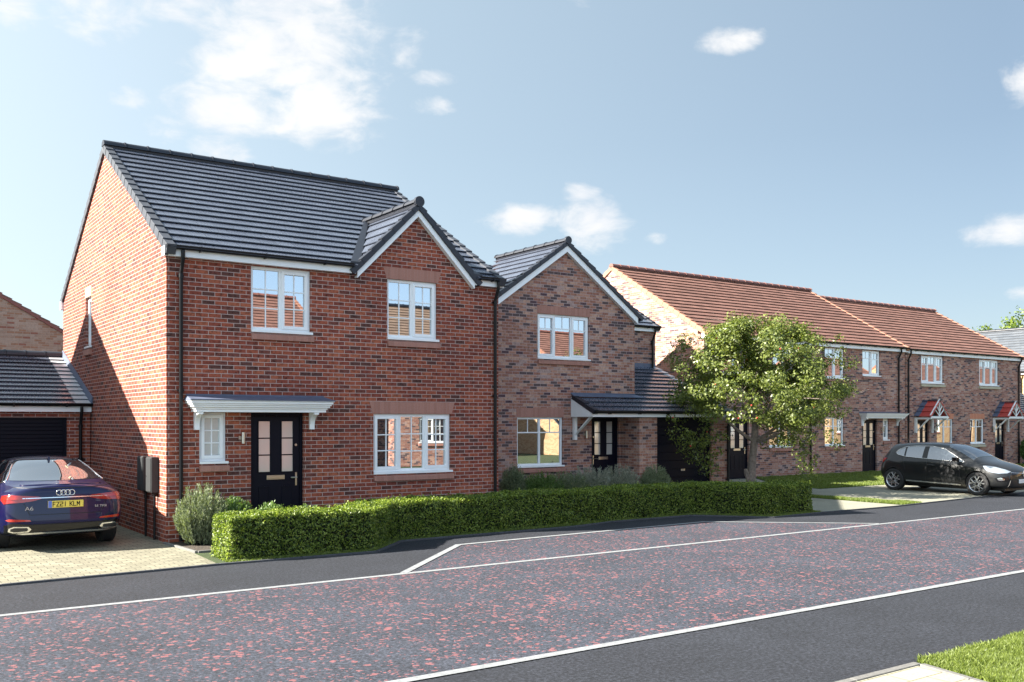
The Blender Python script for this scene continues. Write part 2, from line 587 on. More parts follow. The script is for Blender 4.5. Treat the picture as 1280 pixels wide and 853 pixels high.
def window(parent, x0, x1, z0, z1, Y, leaves=2, style='grid', sill='brick', lintel=0, lsplay=0.07, openers=None, T=None, glass=None, name='window', sillh=0.13, rec=0.05):
    W = x1 - x0
    fr = 0.055
    f = MB(T)
    ya, yb = Y + rec, Y + rec + 0.07
    zs = z0 + 0.045            # top of the white sill
    f.box(x0, x0 + fr, ya, yb, zs, z1)
    f.box(x1 - fr, x1, ya, yb, zs, z1)
    f.box(x0 + fr, x1 - fr, ya, yb, z1 - fr, z1)
    f.box(x0 + fr, x1 - fr, ya, yb, zs, zs + fr)
    f.box(x0 - 0.0, x1 + 0.035, Y - 0.035, yb, z0, zs - 0.002)
    mw = 0.06
    n = leaves
    lw = (W - 2 * fr - (n - 1) * mw) / n
    panes = []
    if openers is None:
        openers = {2: (1,), 3: (0, 2), 1: (0,)}[n]
    for i in range(n):
        a = x0 + fr + i * (lw + mw)
        b = a + lw
        if i < n - 1:
            f.box(b, b + mw, ya + 0.002, yb, zs + fr, z1 - fr)
        c, d, e, h = a, b, zs + fr, z1 - fr
        if i in openers:
            sw = 0.045
            yo = ya - 0.018
            f.box(c - 0.012, c + sw, yo, yb - 0.01, e - 0.012, h + 0.012)
            f.box(d - sw, d + 0.012, yo, yb - 0.01, e - 0.012, h + 0.012)
            f.box(c + sw, d - sw, yo, yb - 0.01, e - 0.012, e + sw)
            f.box(c + sw, d - sw, yo, yb - 0.01, h - sw, h + 0.012)
            c += sw; d -= sw; e += sw; h -= sw
        panes.append((c, d, e, h))
        bw = 0.011
        yg = ya + 0.03
        mx = (c + d) / 2
        if style == 'grid':
            f.box(mx - bw, mx + bw, yg - 0.012, yg - 0.001, e, h)
            for k in (1, 2):
                z = e + (h - e) * k / 3
                f.box(c, d, yg - 0.0135, yg - 0.0012, z - bw, z + bw)
        elif style == 'top':
            z = h - (h - e) * 0.3
            f.box(c, d, yg - 0.014, yg - 0.001, z - 0.016, z + 0.016)
            f.box(mx - bw, mx + bw, yg - 0.012, yg - 0.0012, z, h)
    fo = f.build(name, M['white'], parent, bevel=0.003)
    for (c, d, e, h) in panes:
        g = MB(T)
        yg = ya + 0.03
        g.box(c - 0.004, d + 0.004, yg, yg + 0.02, e - 0.004, h + 0.004)
        g.build('pane', glass or M['glass'], fo)
    if sill:
        s = MB(T)
        e = 0.06 if sill == 'brick' else 0.08
        zt = z0 - 0.003
        xa, xb = (x0 - 0.0, x1 + 0.05) if sill == 'brick' else (x0 - 0.06, x1 + 0.06)
        s.hexa([(xa, Y - e, zt - sillh), (xb, Y - e, zt - sillh), (xb, Y + 0.09, zt - sillh), (xa, Y + 0.09, zt - sillh),
                (xa, Y - e + 0.004, zt - 0.035), (xb, Y - e + 0.004, zt - 0.035), (xb, Y + 0.09, zt), (xa, Y + 0.09, zt)])
        s.build('sill', M['soldier'] if sill == 'brick' else M['stone'], fo, bevel=0.004)
    if lintel:
        l = MB(T)
        sp = lsplay
        l.prism_y([(x0 - 0.02, z1 + 0.003), (x1 + 0.02, z1 + 0.003), (x1 + 0.02 + sp, z1 + lintel), (x0 - 0.02 - sp, z1 + lintel)], Y - 0.006, Y + 0.11)
        l.build('lintel', M['soldier_orange'] if sill == 'stone' else M['soldier'], fo)
    return fo


def door(parent, x0, x1, z1, Y, handle='right', z0=0.0, rec=0.07):
    W = x1 - x0
    f = MB()
    fr = 0.055
    ya, yb = Y + rec, Y + rec + 0.08
    f.box(x0, x0 + fr, ya, yb, z0, z1)
    f.box(x1 - fr, x1, ya, yb, z0, z1)
    f.box(x0 + fr, x1 - fr, ya, yb, z1 - fr, z1)
    a, b = x0 + fr + 0.004, x1 - fr - 0.004
    yo = ya + 0.02
    f.box(a, b, yo, yb - 0.01, z0 + 0.02, z1 - fr - 0.004)
    f.box(x0, x1, Y - 0.02, yb, z0 - 0.02, z0 + 0.018)
    do = f.build('door', M['navy'], parent, bevel=0.004)
    w = b - a
    gw = 0.235 * w
    zg0, zg1 = z0 + 0.52 * (z1 - z0), z0 + 0.93 * (z1 - z0)
    fm = MB()
    for k, cx in ((0, a + 0.245 * w), (1, a + 0.735 * w)):
        g = MB()
        g.box(cx - gw / 2, cx + gw / 2, yo - 0.004, yo + 0.006, zg0, zg1)
        g.build('glass_panel', M['glass_door'], do)
        t = 0.016
        for (p, q, r_, s_) in ((cx - gw / 2 - t, cx - gw / 2, zg0 - t, zg1 + t), (cx + gw / 2, cx + gw / 2 + t, zg0 - t, zg1 + t),
                               (cx - gw / 2, cx + gw / 2, zg1, zg1 + t), (cx - gw / 2, cx + gw / 2, zg0 - t, zg0)):
            fm.box(p, q, yo - 0.014, yo + 0.002, r_, s_)
        for i in (1, 2):
            z = zg0 + (zg1 - zg0) * i / 3
            fm.box(cx - gw / 2, cx + gw / 2, yo - 0.012, yo + 0.002, z - 0.011, z + 0.011)
        # raised lower panel: thin frame
        for (p, q, r_, s_) in ((cx - gw / 2, cx - gw / 2 + 0.02, 0.16, 0.4), (cx + gw / 2 - 0.02, cx + gw / 2, 0.16, 0.4),
                               (cx - gw / 2 + 0.02, cx + gw / 2 - 0.02, 0.39, 0.4), (cx - gw / 2 + 0.02, cx + gw / 2 - 0.02, 0.16, 0.17)):
            fm.box(p, q, yo - 0.008, yo + 0.002, z0 + r_ * (z1 - z0), z0 + s_ * (z1 - z0))
    fm.build('panel_moulding', M['navy'], do, bevel=0.002)
    lp = MB()
    lc = a + 0.49 * w
    lp.box(lc - 0.19 * w, lc + 0.19 * w, yo - 0.012, yo + 0.002, z0 + 1.02, z0 + 1.10)
    lp.box(lc - 0.16 * w, lc + 0.16 * w, yo - 0.018, yo - 0.012, z0 + 1.035, z0 + 1.085)
    lp.build('letter_plate', M['steel'], do, bevel=0.003)
    hx = b - 0.065 if handle == 'right' else a + 0.065
    sg = -1 if handle == 'right' else 1
    h = MB()
    h.box(hx - 0.016, hx + 0.016, yo - 0.012, yo + 0.002, z0 + 0.9, z0 + 1.14)
    h.tube([(hx, yo - 0.01, z0 + 1.05), (hx, yo - 0.06, z0 + 1.05), (hx + sg * 0.12, yo - 0.06, z0 + 1.05)], 0.011, 8)
    h.build('handle', M['steel'], do, smooth='auto')
    k = MB()
    k.tube([(hx + sg * 0.005, yo - 0.016, z0 + 1.65), (hx + sg * 0.005, yo + 0.002, z0 + 1.65)], 0.022, 14)
    k.build('lock', M['steel'], do, smooth='auto')
    return do


def garage_door(parent, x0, x1, z1, Y, rows=9, rec=0.09, handle=True, style='sectional'):
    f = MB()
    ya = Y + rec
    f.box(x0, x0 + 0.05, ya - 0.02, ya + 0.05, 0, z1)
    f.box(x1 - 0.05, x1, ya - 0.02, ya + 0.05, 0, z1)
    f.box(x0 + 0.05, x1 - 0.05, ya - 0.02, ya + 0.05, z1 - 0.05, z1)
    h = (z1 - 0.06) / rows
    for i in range(rows):
        f.box(x0 + 0.052, x1 - 0.052, ya, ya + 0.04, 0.01 + i * h + 0.009, 0.01 + (i + 1) * h)
        f.box(x0 + 0.052, x1 - 0.052, ya + 0.014, ya + 0.04, 0.01 + i * h, 0.01 + i * h + 0.009)
    do = f.build('garage_door', M['navy'], parent, bevel=0.003)
    if handle:
        k = MB()
        c = (x0 + x1) / 2
        k.box(c - 0.075, c + 0.075, ya - 0.02, ya + 0.002, 0.67, 0.73)
        k.box(c - 0.02, c + 0.02, ya - 0.045, ya - 0.02, 0.68, 0.72)
        k.build('handle', M['steel'], do, bevel=0.004)
    return do


def wall_lamp(parent, x, z, Y):
    m = MB()
    m.box(x - 0.03, x + 0.03, Y - 0.025, Y, z - 0.03, z + 0.03)
    m.tube([(x + 0.035, Y - 0.07, z - 0.1), (x + 0.035, Y - 0.07, z + 0.1)], 0.032, 14)
    return m.build('wall_lamp', M['steel'], parent, smooth='auto')


def flat_canopy(parent, x0, x1, zb, zt, Y, d=0.36, corbels=(0.13, 0.27)):
    c = MB()
    steps = [(-0.09, 0.0, 0.05), (-0.07, 0.05, 0.085), (-0.035, 0.085, 0.12), (-0.012, 0.12, 0.15), (0.012, 0.15, 0.19), (0.03, 0.19, 0.205)]
    for o, a, b in steps:
        c.box(x0 - o, x1 + o, Y - d - o, Y - 0.001, zb + a, zb + b - 0.0008)
    co = c.build('canopy', M['white'], parent, bevel=0.004)
    r = MB()
    z1 = zb + 0.206
    r.add([(x0 - 0.04, Y - d - 0.045, z1), (x1 + 0.04, Y - d - 0.045, z1), (x1 + 0.04, Y - 0.001, z1), (x0 - 0.04, Y - 0.001, z1),
           (x0 - 0.04, Y - d - 0.045, z1 + 0.014), (x1 + 0.04, Y - d - 0.045, z1 + 0.014), (x1 - 0.02, Y - 0.002, zt - 0.02), (x0 + 0.0, Y - 0.002, zt - 0.02)],
          [(0, 3, 2, 1), (4, 5, 6, 7), (0, 1, 5, 4), (1, 2, 6, 5), (2, 3, 7, 6), (3, 0, 4, 7)])
    r.box(x0, x1 - 0.02, Y - 0.016, Y - 0.003, z1 + 0.03, zt)
    r.build('lead_roof', M['lead'], co)
    for cx in (x0 + corbels[0] + 0.045, x1 - corbels[1]):
        k = MB()
        pts = [(Y - 0.001, zb - 0.31), (Y - 0.06, zb - 0.31)]
        for i in range(9):
            t = R(90) * i / 8
            pts.append((Y - 0.06 - 0.2 * (1 - math.cos(t)), zb - 0.24 + 0.2 * math.sin(t)))
        pts += [(Y - 0.26, zb - 0.001), (Y - 0.001, zb - 0.001)]
        k.prism_x(pts, cx - 0.045, cx + 0.045)
        k.build('corbel', M['white'], co, bevel=0.003)
    return co


def brick_wall(parent, poly, y0, y1, holes, mat, extra=None, name='wall', cuts=None):
    """front slab from a polygon in (x,z), with window and door openings cut in its front"""
    m = MB()
    m.prism_y(poly, y0, y1)
    me = m.mesh('wall_tmp')
    if holes:
        c = MB()
        for (a, b, e, f) in holes:
            c.box(a, b, y0 - 0.3, y0 + 0.16, e - (0.3 if e <= 0.01 else 0), f)
        me = boolean_cut(me, c)
    if extra is not None:
        em = extra.mesh('x')
        bm = bmesh.new()
        bm.from_mesh(me)
        bm.from_mesh(em)
        bm.to_mesh(me)
        bm.free()
    return link_mesh(name, me, mat, parent)


def fascia(parent, x0, x1, yw, z0, z1, proj=0.12):
    f = MB()
    f.box(x0, x1, yw - proj, yw - proj + 0.022, z0, z1)
    f.box(x0, x1, yw - proj + 0.0225, yw - 0.001, z0 + 0.003, z0 + 0.02)
    return f.build('fascia', M['white'], parent)


def gable_house(root, X0, X1, Yf, Yb, ze, t, brick, tile, rmat, vmat, holes=(), poly=None, iv=None, g=0.31, gut=True, fas=(4.9, 5.02),
                left_verge=True, right_verge=True, fx=(None, None), back_slope=True, hb=0.085, block_from=None, left_holes=None, endcap=False, oh=0.17, gx=(None, None)):
    Ym = (Yf + Yb) / 2
    th = math.atan(t)
    hw = (Yb - Yf) / 2
    zt = ze + hw * t
    poly = poly or [(X0, 0), (X1, 0), (X1, ze), (X0, ze)]
    ex = MB()
    ys = Yf + 0.3
    blk = MB()
    blk.prism_x([(ys, 0), (Yb, 0), (Yb, ze), (Ym, zt), (ys, ze + 0.3 * t)], X0, X1)
    if left_holes:
        me = blk.mesh('blk')
        c = MB()
        for (a, b, e, f) in left_holes:
            c.box(X0 - 0.2, X0 + 0.14, a, b, e, f)
        me = boolean_cut(me, c)
        bw = link_mesh('wall', me, brick, root)
    else:
        bw = blk.build('wall', brick, root)
    brick_wall(root, poly, Yf, ys, holes, brick)
    rl = math.hypot(hw + oh, (hw + oh) * t)
    ov = 0.03
    slope(root, 'roof', tile, (X0 - ov, Yf - oh, ze - oh * t), (1, 0, 0), (0, 1, 0), X1 - X0 + 2 * ov, rl, th, g, iv, hb=hb)
    if back_slope:
        slope(root, 'roof', tile, (X1 + ov, Yb + oh, ze - oh * t), (-1, 0, 0), (0, -1, 0), X1 - X0 + 2 * ov, rl, th, g, hb=hb)
    off = (hb + 0.045) / math.cos(th)
    ridge(root, rmat, (X0 - 0.05, Ym, zt + off), (X1 + 0.05, Ym, zt + off), endcap=endcap)
    for flag, X, ou in ((left_verge, X0, -1), (right_verge, X1, 1)):
        if flag:
            verge(root, vmat, (X, Yf - oh, ze - oh * t), (X, Ym, zt), (ou, 0, 0), g, h_up=hb + 0.04, h_dn=0.03)
            verge(root, vmat, (X, Yb + oh, ze - oh * t), (X, Ym, zt), (ou, 0, 0), g, h_up=hb + 0.04, h_dn=0.03)
    a = X0 - 0.04 if fx[0] is None else fx[0]
    b = X1 + 0.04 if fx[1] is None else fx[1]
    fascia(root, a, b, Yf, fas[0], fas[1])
    f2 = MB()
    f2.box(X0 - 0.04, X1 + 0.04, Yb + 0.001, Yb + 0.12, fas[0], fas[1])
    f2.build('fascia', M['white'], root)
    if gut:
        gutter(root, (X0 - 0.03) if gx[0] is None else gx[0], (X1 + 0.03) if gx[1] is None else gx[1], Yf - 0.12 - 0.06, fas[1] + 0.045)
    return zt, off


# ================================================================= detached house with the large red roof gable
T1 = 0.59
Y1 = 16.72
h1 = thing('detached_house', (8.0, 21.3, 0), 'nearest red brick house with dark grey tiled roof and small front gable', 'house')
XC, ZA = 9.40, 6.30
HWF = ZA - 5.036
poly1 = [(4.55, 0), (11.4, 0), (11.4, 5.036), (XC + HWF, 5.036), (XC, ZA), (XC - HWF, 5.036), (4.55, 5.036)]
TOPX = 6.30 + 0.1 * 1.414


def iv_main(s):
    s0, s1 = s
    zb = 5.036 - 0.17 * T1
    c, sn = math.cos(math.atan(T1)), math.sin(math.atan(T1))
    out = []
    z0 = zb + s0 * sn + 0.137
    z1 = zb + s1 * sn + 0.137
    hw = TOPX - (z0 if s0 == 0 else (z0 * 0.4 + z1 * 0.6))
    L = 6.85 + 0.06
    if hw <= 0.0:
        return [(0, L)]
    a = XC - hw - (4.55 - 0.03)
    return [(0, a), (a + 2 * hw, L)]


H1W = [(6.03, 7.17, 3.69, 4.88), (8.77, 9.90, 3.69, 4.88), (8.47, 10.22, 1.05, 2.23), (5.11, 5.58, 1.34, 2.24), (6.03, 7.04, 0, 2.24)]
zt1, off1 = gable_house(h1, 4.55, 11.4, Y1, 25.92, 5.036, T1, M['brick_red'], M['slate'], M['ridge_dark'], M['verge_grey'], H1W, poly1, iv_main,
                        fx=(4.49, XC - 1.36), left_holes=[(22.67, 23.26, 3.72, 4.87)], gx=(4.5, XC - 1.44))
fascia(h1, XC + 1.34, 11.46, Y1, 4.9, 5.02)
gutter(h1, XC + 1.42, 11.45, Y1 - 0.18, 5.065, brackets=0.5)
e_ = MB()
e_.box(4.488, 4.549, Y1 - 0.12, Y1 + 0.06, 4.902, 5.06)
e_.build('eaves_box_end', M['white'], h1)
e_ = MB()
e_.box(4.488, 4.549, 25.86, 26.04, 4.86, 5.06)
e_.build('eaves_box_end', M['white'], h1)


def cross_gable(root, xc, zA, hw, Yfront, main_z, main_t, tile, vmat, barge_depth, bproj=0.12, t=1.0, g=0.31, oh=0.12, ylim=None, sides=('l', 'r'), lens=None, rmat=None, up=0.035, endr=None, knuckle=0.105):
    """small gable roof running back into a roof slope; wall apex (xc, zA)"""
    th = math.atan(t)
    y0 = Yfront - bproj - 0.03
    c, sn = math.cos(th), math.sin(th)
    hb = 0.05
    topo = (hb + 0.05) / c

    def yend(z):
        y = Yfront + (z - main_z) / main_t
        return min(y, ylim) if ylim else y
    for sd in sides:
        sg = 1 if sd == 'l' else -1
        run = hw + oh
        rl = run / c

        def iv(s):
            z = zA - run * t + s[0] * sn + topo
            z2 = zA - run * t + s[1] * sn + topo
            return [(0.0, max(0.0, yend(z * 0.5 + z2 * 0.5) + 0.05 - y0))] if sd == 'l' else [(-max(0.0, yend(z * 0.5 + z2 * 0.5) + 0.05 - y0), 0.0)]
        if sd == 'l':
            slope(root, 'gable_roof', tile, (xc - run, y0, zA - run * t), (0, 1, 0), (1, 0, 0), 1, rl, th, g, iv, hb=hb)
        else:
            slope(root, 'gable_roof', tile, (xc + run, y0, zA - run * t), (0, -1, 0), (-1, 0, 0), 1, rl, th, g, iv, hb=hb)
        ea = (xc - sg * run, Yfront, zA - run * t + up * 0)
        tp = (xc, Yfront, zA)
        verge(root, vmat, ea, tp, (0, -1, 0), g, h_up=hb + 0.045, h_dn=0.012, w=0.17, proj=bproj + 0.045)
        barge(root, (xc - sg * (hw + 0.03), Yfront, zA - (hw + 0.03) * t), (xc, Yfront, zA), (0, -1, 0), barge_depth, 0.022, bproj)
    yr = yend(zA + topo)
    ridge(root, rmat or M['ridge_dark'], (xc, y0, zA + topo + 0.01), (xc, yr + 0.05, zA + topo + 0.01), r=0.1)
    if knuckle:
        k = MB()
        k.tube([(xc, y0 - 0.03, zA + topo), (xc, y0 + 0.05, zA + topo)], knuckle, 24)
        k.build('ridge_end_cap', M['ridge_dark'] if rmat is None else rmat, root, smooth='auto')
    return topo


cross_gable(h1, XC, ZA, 1.30, Y1, 5.036 + 0.137, T1, M['slate'], M['ridge_dark'], 0.105)
# lead valleys
v_ = MB()
for sg in (-1, 1):
    zt_ = TOPX
    yv = Y1 + (zt_ - 5.173) / T1
    xe = XC + sg * (TOPX - 5.05)
    a = Vector((xe, Y1 - 0.16, 5.085)); b = Vector((XC, yv, zt_ + 0.02))
    w = Vector((0.1, 0, 0))
    w2 = Vector((0, 0, 0.035))
    v_.add([tuple(a - w + w2), tuple(a + w + w2), tuple(b + w * 0.5 + w2), tuple(b - w * 0.5 + w2),
            tuple(a - w - w2), tuple(a + w - w2), tuple(b + w * 0.5 - w2), tuple(b - w * 0.5 - w2)],
           [(0, 1, 2, 3), (4, 7, 6, 5), (0, 4, 5, 1), (1, 5, 6, 2), (2, 6, 7, 3), (3, 7, 4, 0)])
v_.build('valley_lead', M['ridge_dark'], h1)

window(h1, 6.03, 7.17, 3.69, 4.88, Y1, 2)
window(h1, 8.77, 9.90, 3.69, 4.88, Y1, 2, lintel=0.235)
window(h1, 8.47, 10.22, 1.05, 2.23, Y1, 3, lintel=0.235)
window(h1, 5.11, 5.58, 1.34, 2.24, Y1, 1, glass=M['glass_frost'])
# side window, faces -X
TX = lambda x, y, z: (4.55 + (y - 100.0), -x, z)
sw = window(h1, -23.26, -22.67, 3.72, 4.87, 100.0, 1, T=TX, sillh=0.16, rec=0.07)
l_ = MB()
l_.box(4.544, 4.6, 22.65, 23.28, 4.873, 5.1)
l_.build('lintel', plain('buff_lintel', (0.5, 0.36, 0.22), 0.85), sw)
door(h1, 6.03, 7.04, 2.24, Y1)
flat_canopy(h1, 4.88, 7.45, 2.245, 2.56, Y1)
wall_lamp(h1, 5.83, 1.79, Y1)
downpipe(h1, 4.78, Y1, Y1 - 0.18, 5.0)
downpipe(h1, 11.28, Y1, Y1 - 0.18, 5.0)
for (ya, yb) in ((17.75, 18.10), (17.17, 17.50)):
    b = MB()
    b.box(4.42, 4.549, ya, yb, 0.84, 1.46)
    b.box(4.405, 4.42, ya + 0.012, yb - 0.012, 0.855, 1.445)
    bo = b.build('meter_box', M['meter'], h1, bevel=0.008)
    b = MB()
    b.tube([(4.5, (ya + yb) / 2 - 0.06, 0.02), (4.5, (ya + yb) / 2 - 0.06, 0.84)], 0.022, 8)
    b.tube([(4.404, yb - 0.05, 1.12), (4.4, yb - 0.05, 1.12)], 0.012, 8)
    b.box(4.47, 4.53, (ya + yb) / 2 - 0.1, (ya + yb) / 2 - 0.02, 0.8, 0.84)
    b.build('meter_pipe', M['black'], bo)

# ================================================================= garage beside it
g1 = thing('garage', (2.0, 25.9, 0), 'low brick garage with dark roller door beside the nearest house', 'garage')
TG = 0.36
Yg, Ygb = 22.67, 29.2
garage_holes = [(1.66, 4.06, 0, 2.17)]
gable_house(g1, -0.58, 4.53, Yg, Ygb, 2.42, TG, M['brick_red'], M['slate'], M['ridge_dark'], M['verge_grey'], garage_holes, fas=(2.29, 2.42),
            left_verge=False, right_verge=False, gx=(-0.6, 4.53), fx=(-0.6, 4.53), g=0.3)
garage_door(g1, 1.66, 4.06, 2.17, Yg, rows=26, handle=False)
thg = math.atan(TG)
M['lead_tile'] = tile_mat('pale_flashing_tile', (0.42, 0.44, 0.46), (0.48, 0.5, 0.52), 0.4, 0.5, 0.7, 0.3)
slope(g1, 'roof_edge_flashing', M['lead_tile'], (4.2, Yg - 0.17, 2.42 - 0.17 * TG), (1, 0, 0), (0, 1, 0), 0.3, 3.435 / math.cos(thg), thg, 0.3, hb=0.093)
b = MB()
zz = lambda y: 2.42 + (y - Yg) * TG
for (y0, y1) in ((Yg - 0.17, 25.93),):
    b.hexa([(4.5, y0, zz(y0) + 0.1), (4.545, y0, zz(y0) + 0.1), (4.545, y1, zz(y1) + 0.1), (4.5, y1, zz(y1) + 0.1),
            (4.535, y0, zz(y0) + 0.26), (4.545, y0, zz(y0) + 0.26), (4.545, y1, zz(y1) + 0.26), (4.535, y1, zz(y1) + 0.26)])
b.build('wall_flashing', M['lead'], g1)
downpipe(g1, 4.32, Yg, Yg - 0.18, 2.4)

# ================================================================= second detached house with a broad front gable
Y2 = 20.2
Y2r = 22.5
h2 = thing('detached_house', (17.4, 25.0, 0), 'mottled brick house with one broad white-edged gable and attached garage with navy door', 'house')
XG, HW2, T2 = 15.93, 2.52, 0.70
ZE2 = 5.04
ZA2 = ZE2 + HW2 * T2
H2W = [(15.02, 16.78, 3.73, 4.93), (14.36, 15.87, 0.87, 2.19), (16.87, 17.87, 0, 2.23)]
brick_wall(h2, [(XG - HW2, 0), (XG + HW2, 0), (XG + HW2, ZE2), (XG, ZA2), (XG - HW2, ZE2)], Y2, Y2r + 0.28, H2W, M['brick_mix'])
gable_house(h2, 13.41, 21.45, Y2r, 28.7, 5.09, 0.58, M['brick_mix'], M['slate'], M['ridge_dark'], M['ridge_dark'],
            poly=[(18.46, 0), (21.45, 0), (21.45, 5.09), (18.46, 5.09)],
            iv=lambda s: [(18.5 - 13.38 + (s[0] + s[1]) * -0.2 - 0.1, 8.1)] if s[0] < 3.0 else [(0, 8.1)], fx=(18.47, 21.49), gx=(18.47, 21.5), fas=(4.94, 5.06))
cross_gable(h2, XG, ZA2, HW2, Y2, 5.09, 0.58, M['slate'], M['ridge_dark'], 0.15, t=T2, ylim=26.2, rmat=M['ridge_dark'], g=0.31, oh=0.16)
downpipe(h2, 21.28, Y2r, Y2r - 0.18, 5.05, 3.72)
window(h2, 15.02, 16.78, 3.73, 4.93, Y2, 3, style='top', lintel=0.215, lsplay=0.0)
window(h2, 14.36, 15.87, 0.87, 2.19, Y2, 2, style='top', lintel=0.24, lsplay=0.0, openers=())
door(h2, 16.87, 17.87, 2.23, Y2, handle='left')
wall_lamp(h2, 16.6, 1.72, Y2)
# garage wing
Y2g = 19.42
gp = MB()
gx0, gx1 = 17.92, 21.45
tl = (3.74 - 2.36) / (Y2r - Y2g)
zl = lambda y: 2.36 + (y - Y2g) * tl
me_ = MB()
me_.prism_x([(Y2g, 0), (Y2r - 0.001, 0), (Y2r - 0.001, zl(Y2r)), (Y2g, 2.36)], gx0, gx1)
me_ = me_.mesh('w')
cc = MB()
cc.box(18.58, 20.75, Y2g - 0.3, Y2g + 0.16, -0.3, 2.21)
me_ = boolean_cut(me_, cc)
# wing walls cut away inside the main front block
link_mesh('garage_wall', me_, M['brick_mix'], h2)
garage_door(h2, 18.58, 20.75, 2.21, Y2g, rows=9)
tlp = math.atan(tl)
zO = zl(Y2g - 0.17)
L_ = (Y2r - Y2g + 0.17) / math.cos(tlp)


def iv_lean(s):
    y1_ = Y2g - 0.17 + s[1] * math.cos(tlp)
    return [(16.16 - 16.16, 21.5 - 16.16)] if y1_ < Y2 + 0.1 else [(18.455 - 16.16, 21.5 - 16.16)]


slope(h2, 'garage_roof', M['slate'], (16.16, Y2g - 0.17, zO), (1, 0, 0), (0, 1, 0), 5.3, L_, tlp, 0.3, iv_lean, hb=0.06)
slope(h2, 'roof_edge_flashing', M['lead_tile'], (21.3, Y2g - 0.17, zO), (1, 0, 0), (0, 1, 0), 0.2, L_, tlp, 0.3, hb=0.068)
verge(h2, M['ridge_dark'], (16.16, Y2g - 0.17, zO), (16.16, Y2 - 0.02, zl(Y2)), (-1, 0, 0), 0.45, h_up=0.09, h_dn=0.02, proj=0.03)
fb = MB()
fb.box(16.17, 21.45, Y2g - 0.12, Y2g - 0.098, 2.2, 2.33)
fb.box(16.17, gx0 - 0.001, Y2g - 0.0975, Y2 - 0.001, 2.203, 2.22)
fb.box(gx0, gx1, Y2g - 0.0975, Y2g - 0.001, 2.203, 2.22)
fb.prism_x([(Y2g - 0.12, 2.2), (Y2 - 0.002, 2.2), (Y2 - 0.002, zl(Y2) + 0.03), (Y2g - 0.12, zl(Y2g - 0.12) + 0.02)], 16.145, 16.168)
fb.build('fascia', M['white'], h2)
gutter(h2, 16.16, 21.5, Y2g - 0.18, 2.345)
fl = MB()
fl.box(16.14, 18.47, Y2 - 0.012, Y2 - 0.002, zl(Y2) + 0.1, 2.86)
fl.hexa([(16.14, Y2 - 0.16, zl(Y2 - 0.16) + 0.105), (18.75, Y2 - 0.16, zl(Y2 - 0.16) + 0.105), (18.47, Y2 - 0.002, zl(Y2) + 0.115), (16.14, Y2 - 0.002, zl(Y2) + 0.115),
         (16.14, Y2 - 0.16, zl(Y2 - 0.16) + 0.118), (18.75, Y2 - 0.16, zl(Y2 - 0.16) + 0.118), (18.47, Y2 - 0.002, zl(Y2) + 0.13), (16.14, Y2 - 0.002, zl(Y2) + 0.13)])
fl.build('wall_flashing', M['lead'], h2)
fl = MB()
fl.box(18.462, 21.45, Y2r - 0.014, Y2r - 0.002, zl(Y2r) + 0.05, 3.93)
fl.build('wall_flashing', M['lead'], h2)
br = MB()
br.box(16.2, 16.29, Y2 - 0.09, Y2 - 0.001, 1.58, 2.198)
br.hexa([(16.205, Y2 - 0.09, 1.72), (16.285, Y2 - 0.09, 1.72), (16.285, Y2 - 0.02, 1.68), (16.205, Y2 - 0.02, 1.68),
         (16.205, Y2g + 0.0, 2.198), (16.285, Y2g + 0.0, 2.198), (16.285, Y2g + 0.1, 2.198), (16.205, Y2g + 0.1, 2.198)])
br.build('canopy_bracket', M['white_paint'], h2)
downpipe(h2, 21.38, Y2g, Y2g - 0.18, 2.33)

# ================================================================= third house: long red-roofed pair
Y3 = 23.43
T3 = 0.585
h3 = thing('terraced_house', (30.7, 28.3, 0), 'long mottled brick house with terracotta roof directly behind the leafy tree', 'house')
F3 = [(25.6, 26.8, 3.75, 4.95), (28.3, 29.5, 3.75, 4.95), (31.35, 32.55, 3.75, 4.95), (33.76, 34.95, 3.9, 4.95)]
G3 = [(28.08, 29.32, 1.1, 2.23), (31.35, 32.55, 1.1, 2.23)]
S3 = [(35.15, 35.55, 1.28, 2.2)]
D3 = [(25.92, 26.97, 0, 2.15), (33.75, 34.75, 0, 2.15)]
gable_house(h3, 24.66, 36.70, Y3, 33.17, 5.15, T3, M['brick_mix'], M['terra'], M['ridge_terra'], M['verge_terra'], F3 + G3 + S3 + D3, fas=(4.98, 5.12), g=0.32, hb=0.09)
e_ = MB()
e_.box(24.60, 24.659, Y3 - 0.12, Y3 + 0.06, 4.982, 5.14)
e_.build('eaves_box_end', M['white'], h3)
for (a, b, c, d) in F3:
    window(h3, a, b, c, d, Y3, 2, style='top', sillh=0.1)
for (a, b, c, d) in G3:
    window(h3, a, b, c, d, Y3, 2, style='top', openers=())
window(h3, 35.15, 35.55, 1.28, 2.2, Y3, 1, style='top')
door(h3, 25.92, 26.97, 2.15, Y3, 'right')
door(h3, 33.75, 34.75, 2.15, Y3, 'right')
flat_canopy(h3, 33.55, 36.4, 2.2, 2.46, Y3)
for x in (30.42, 36.18):
    downpipe(h3, x, Y3, Y3 - 0.18, 5.1)
wall_lamp(h3, 35.0, 1.75, Y3)

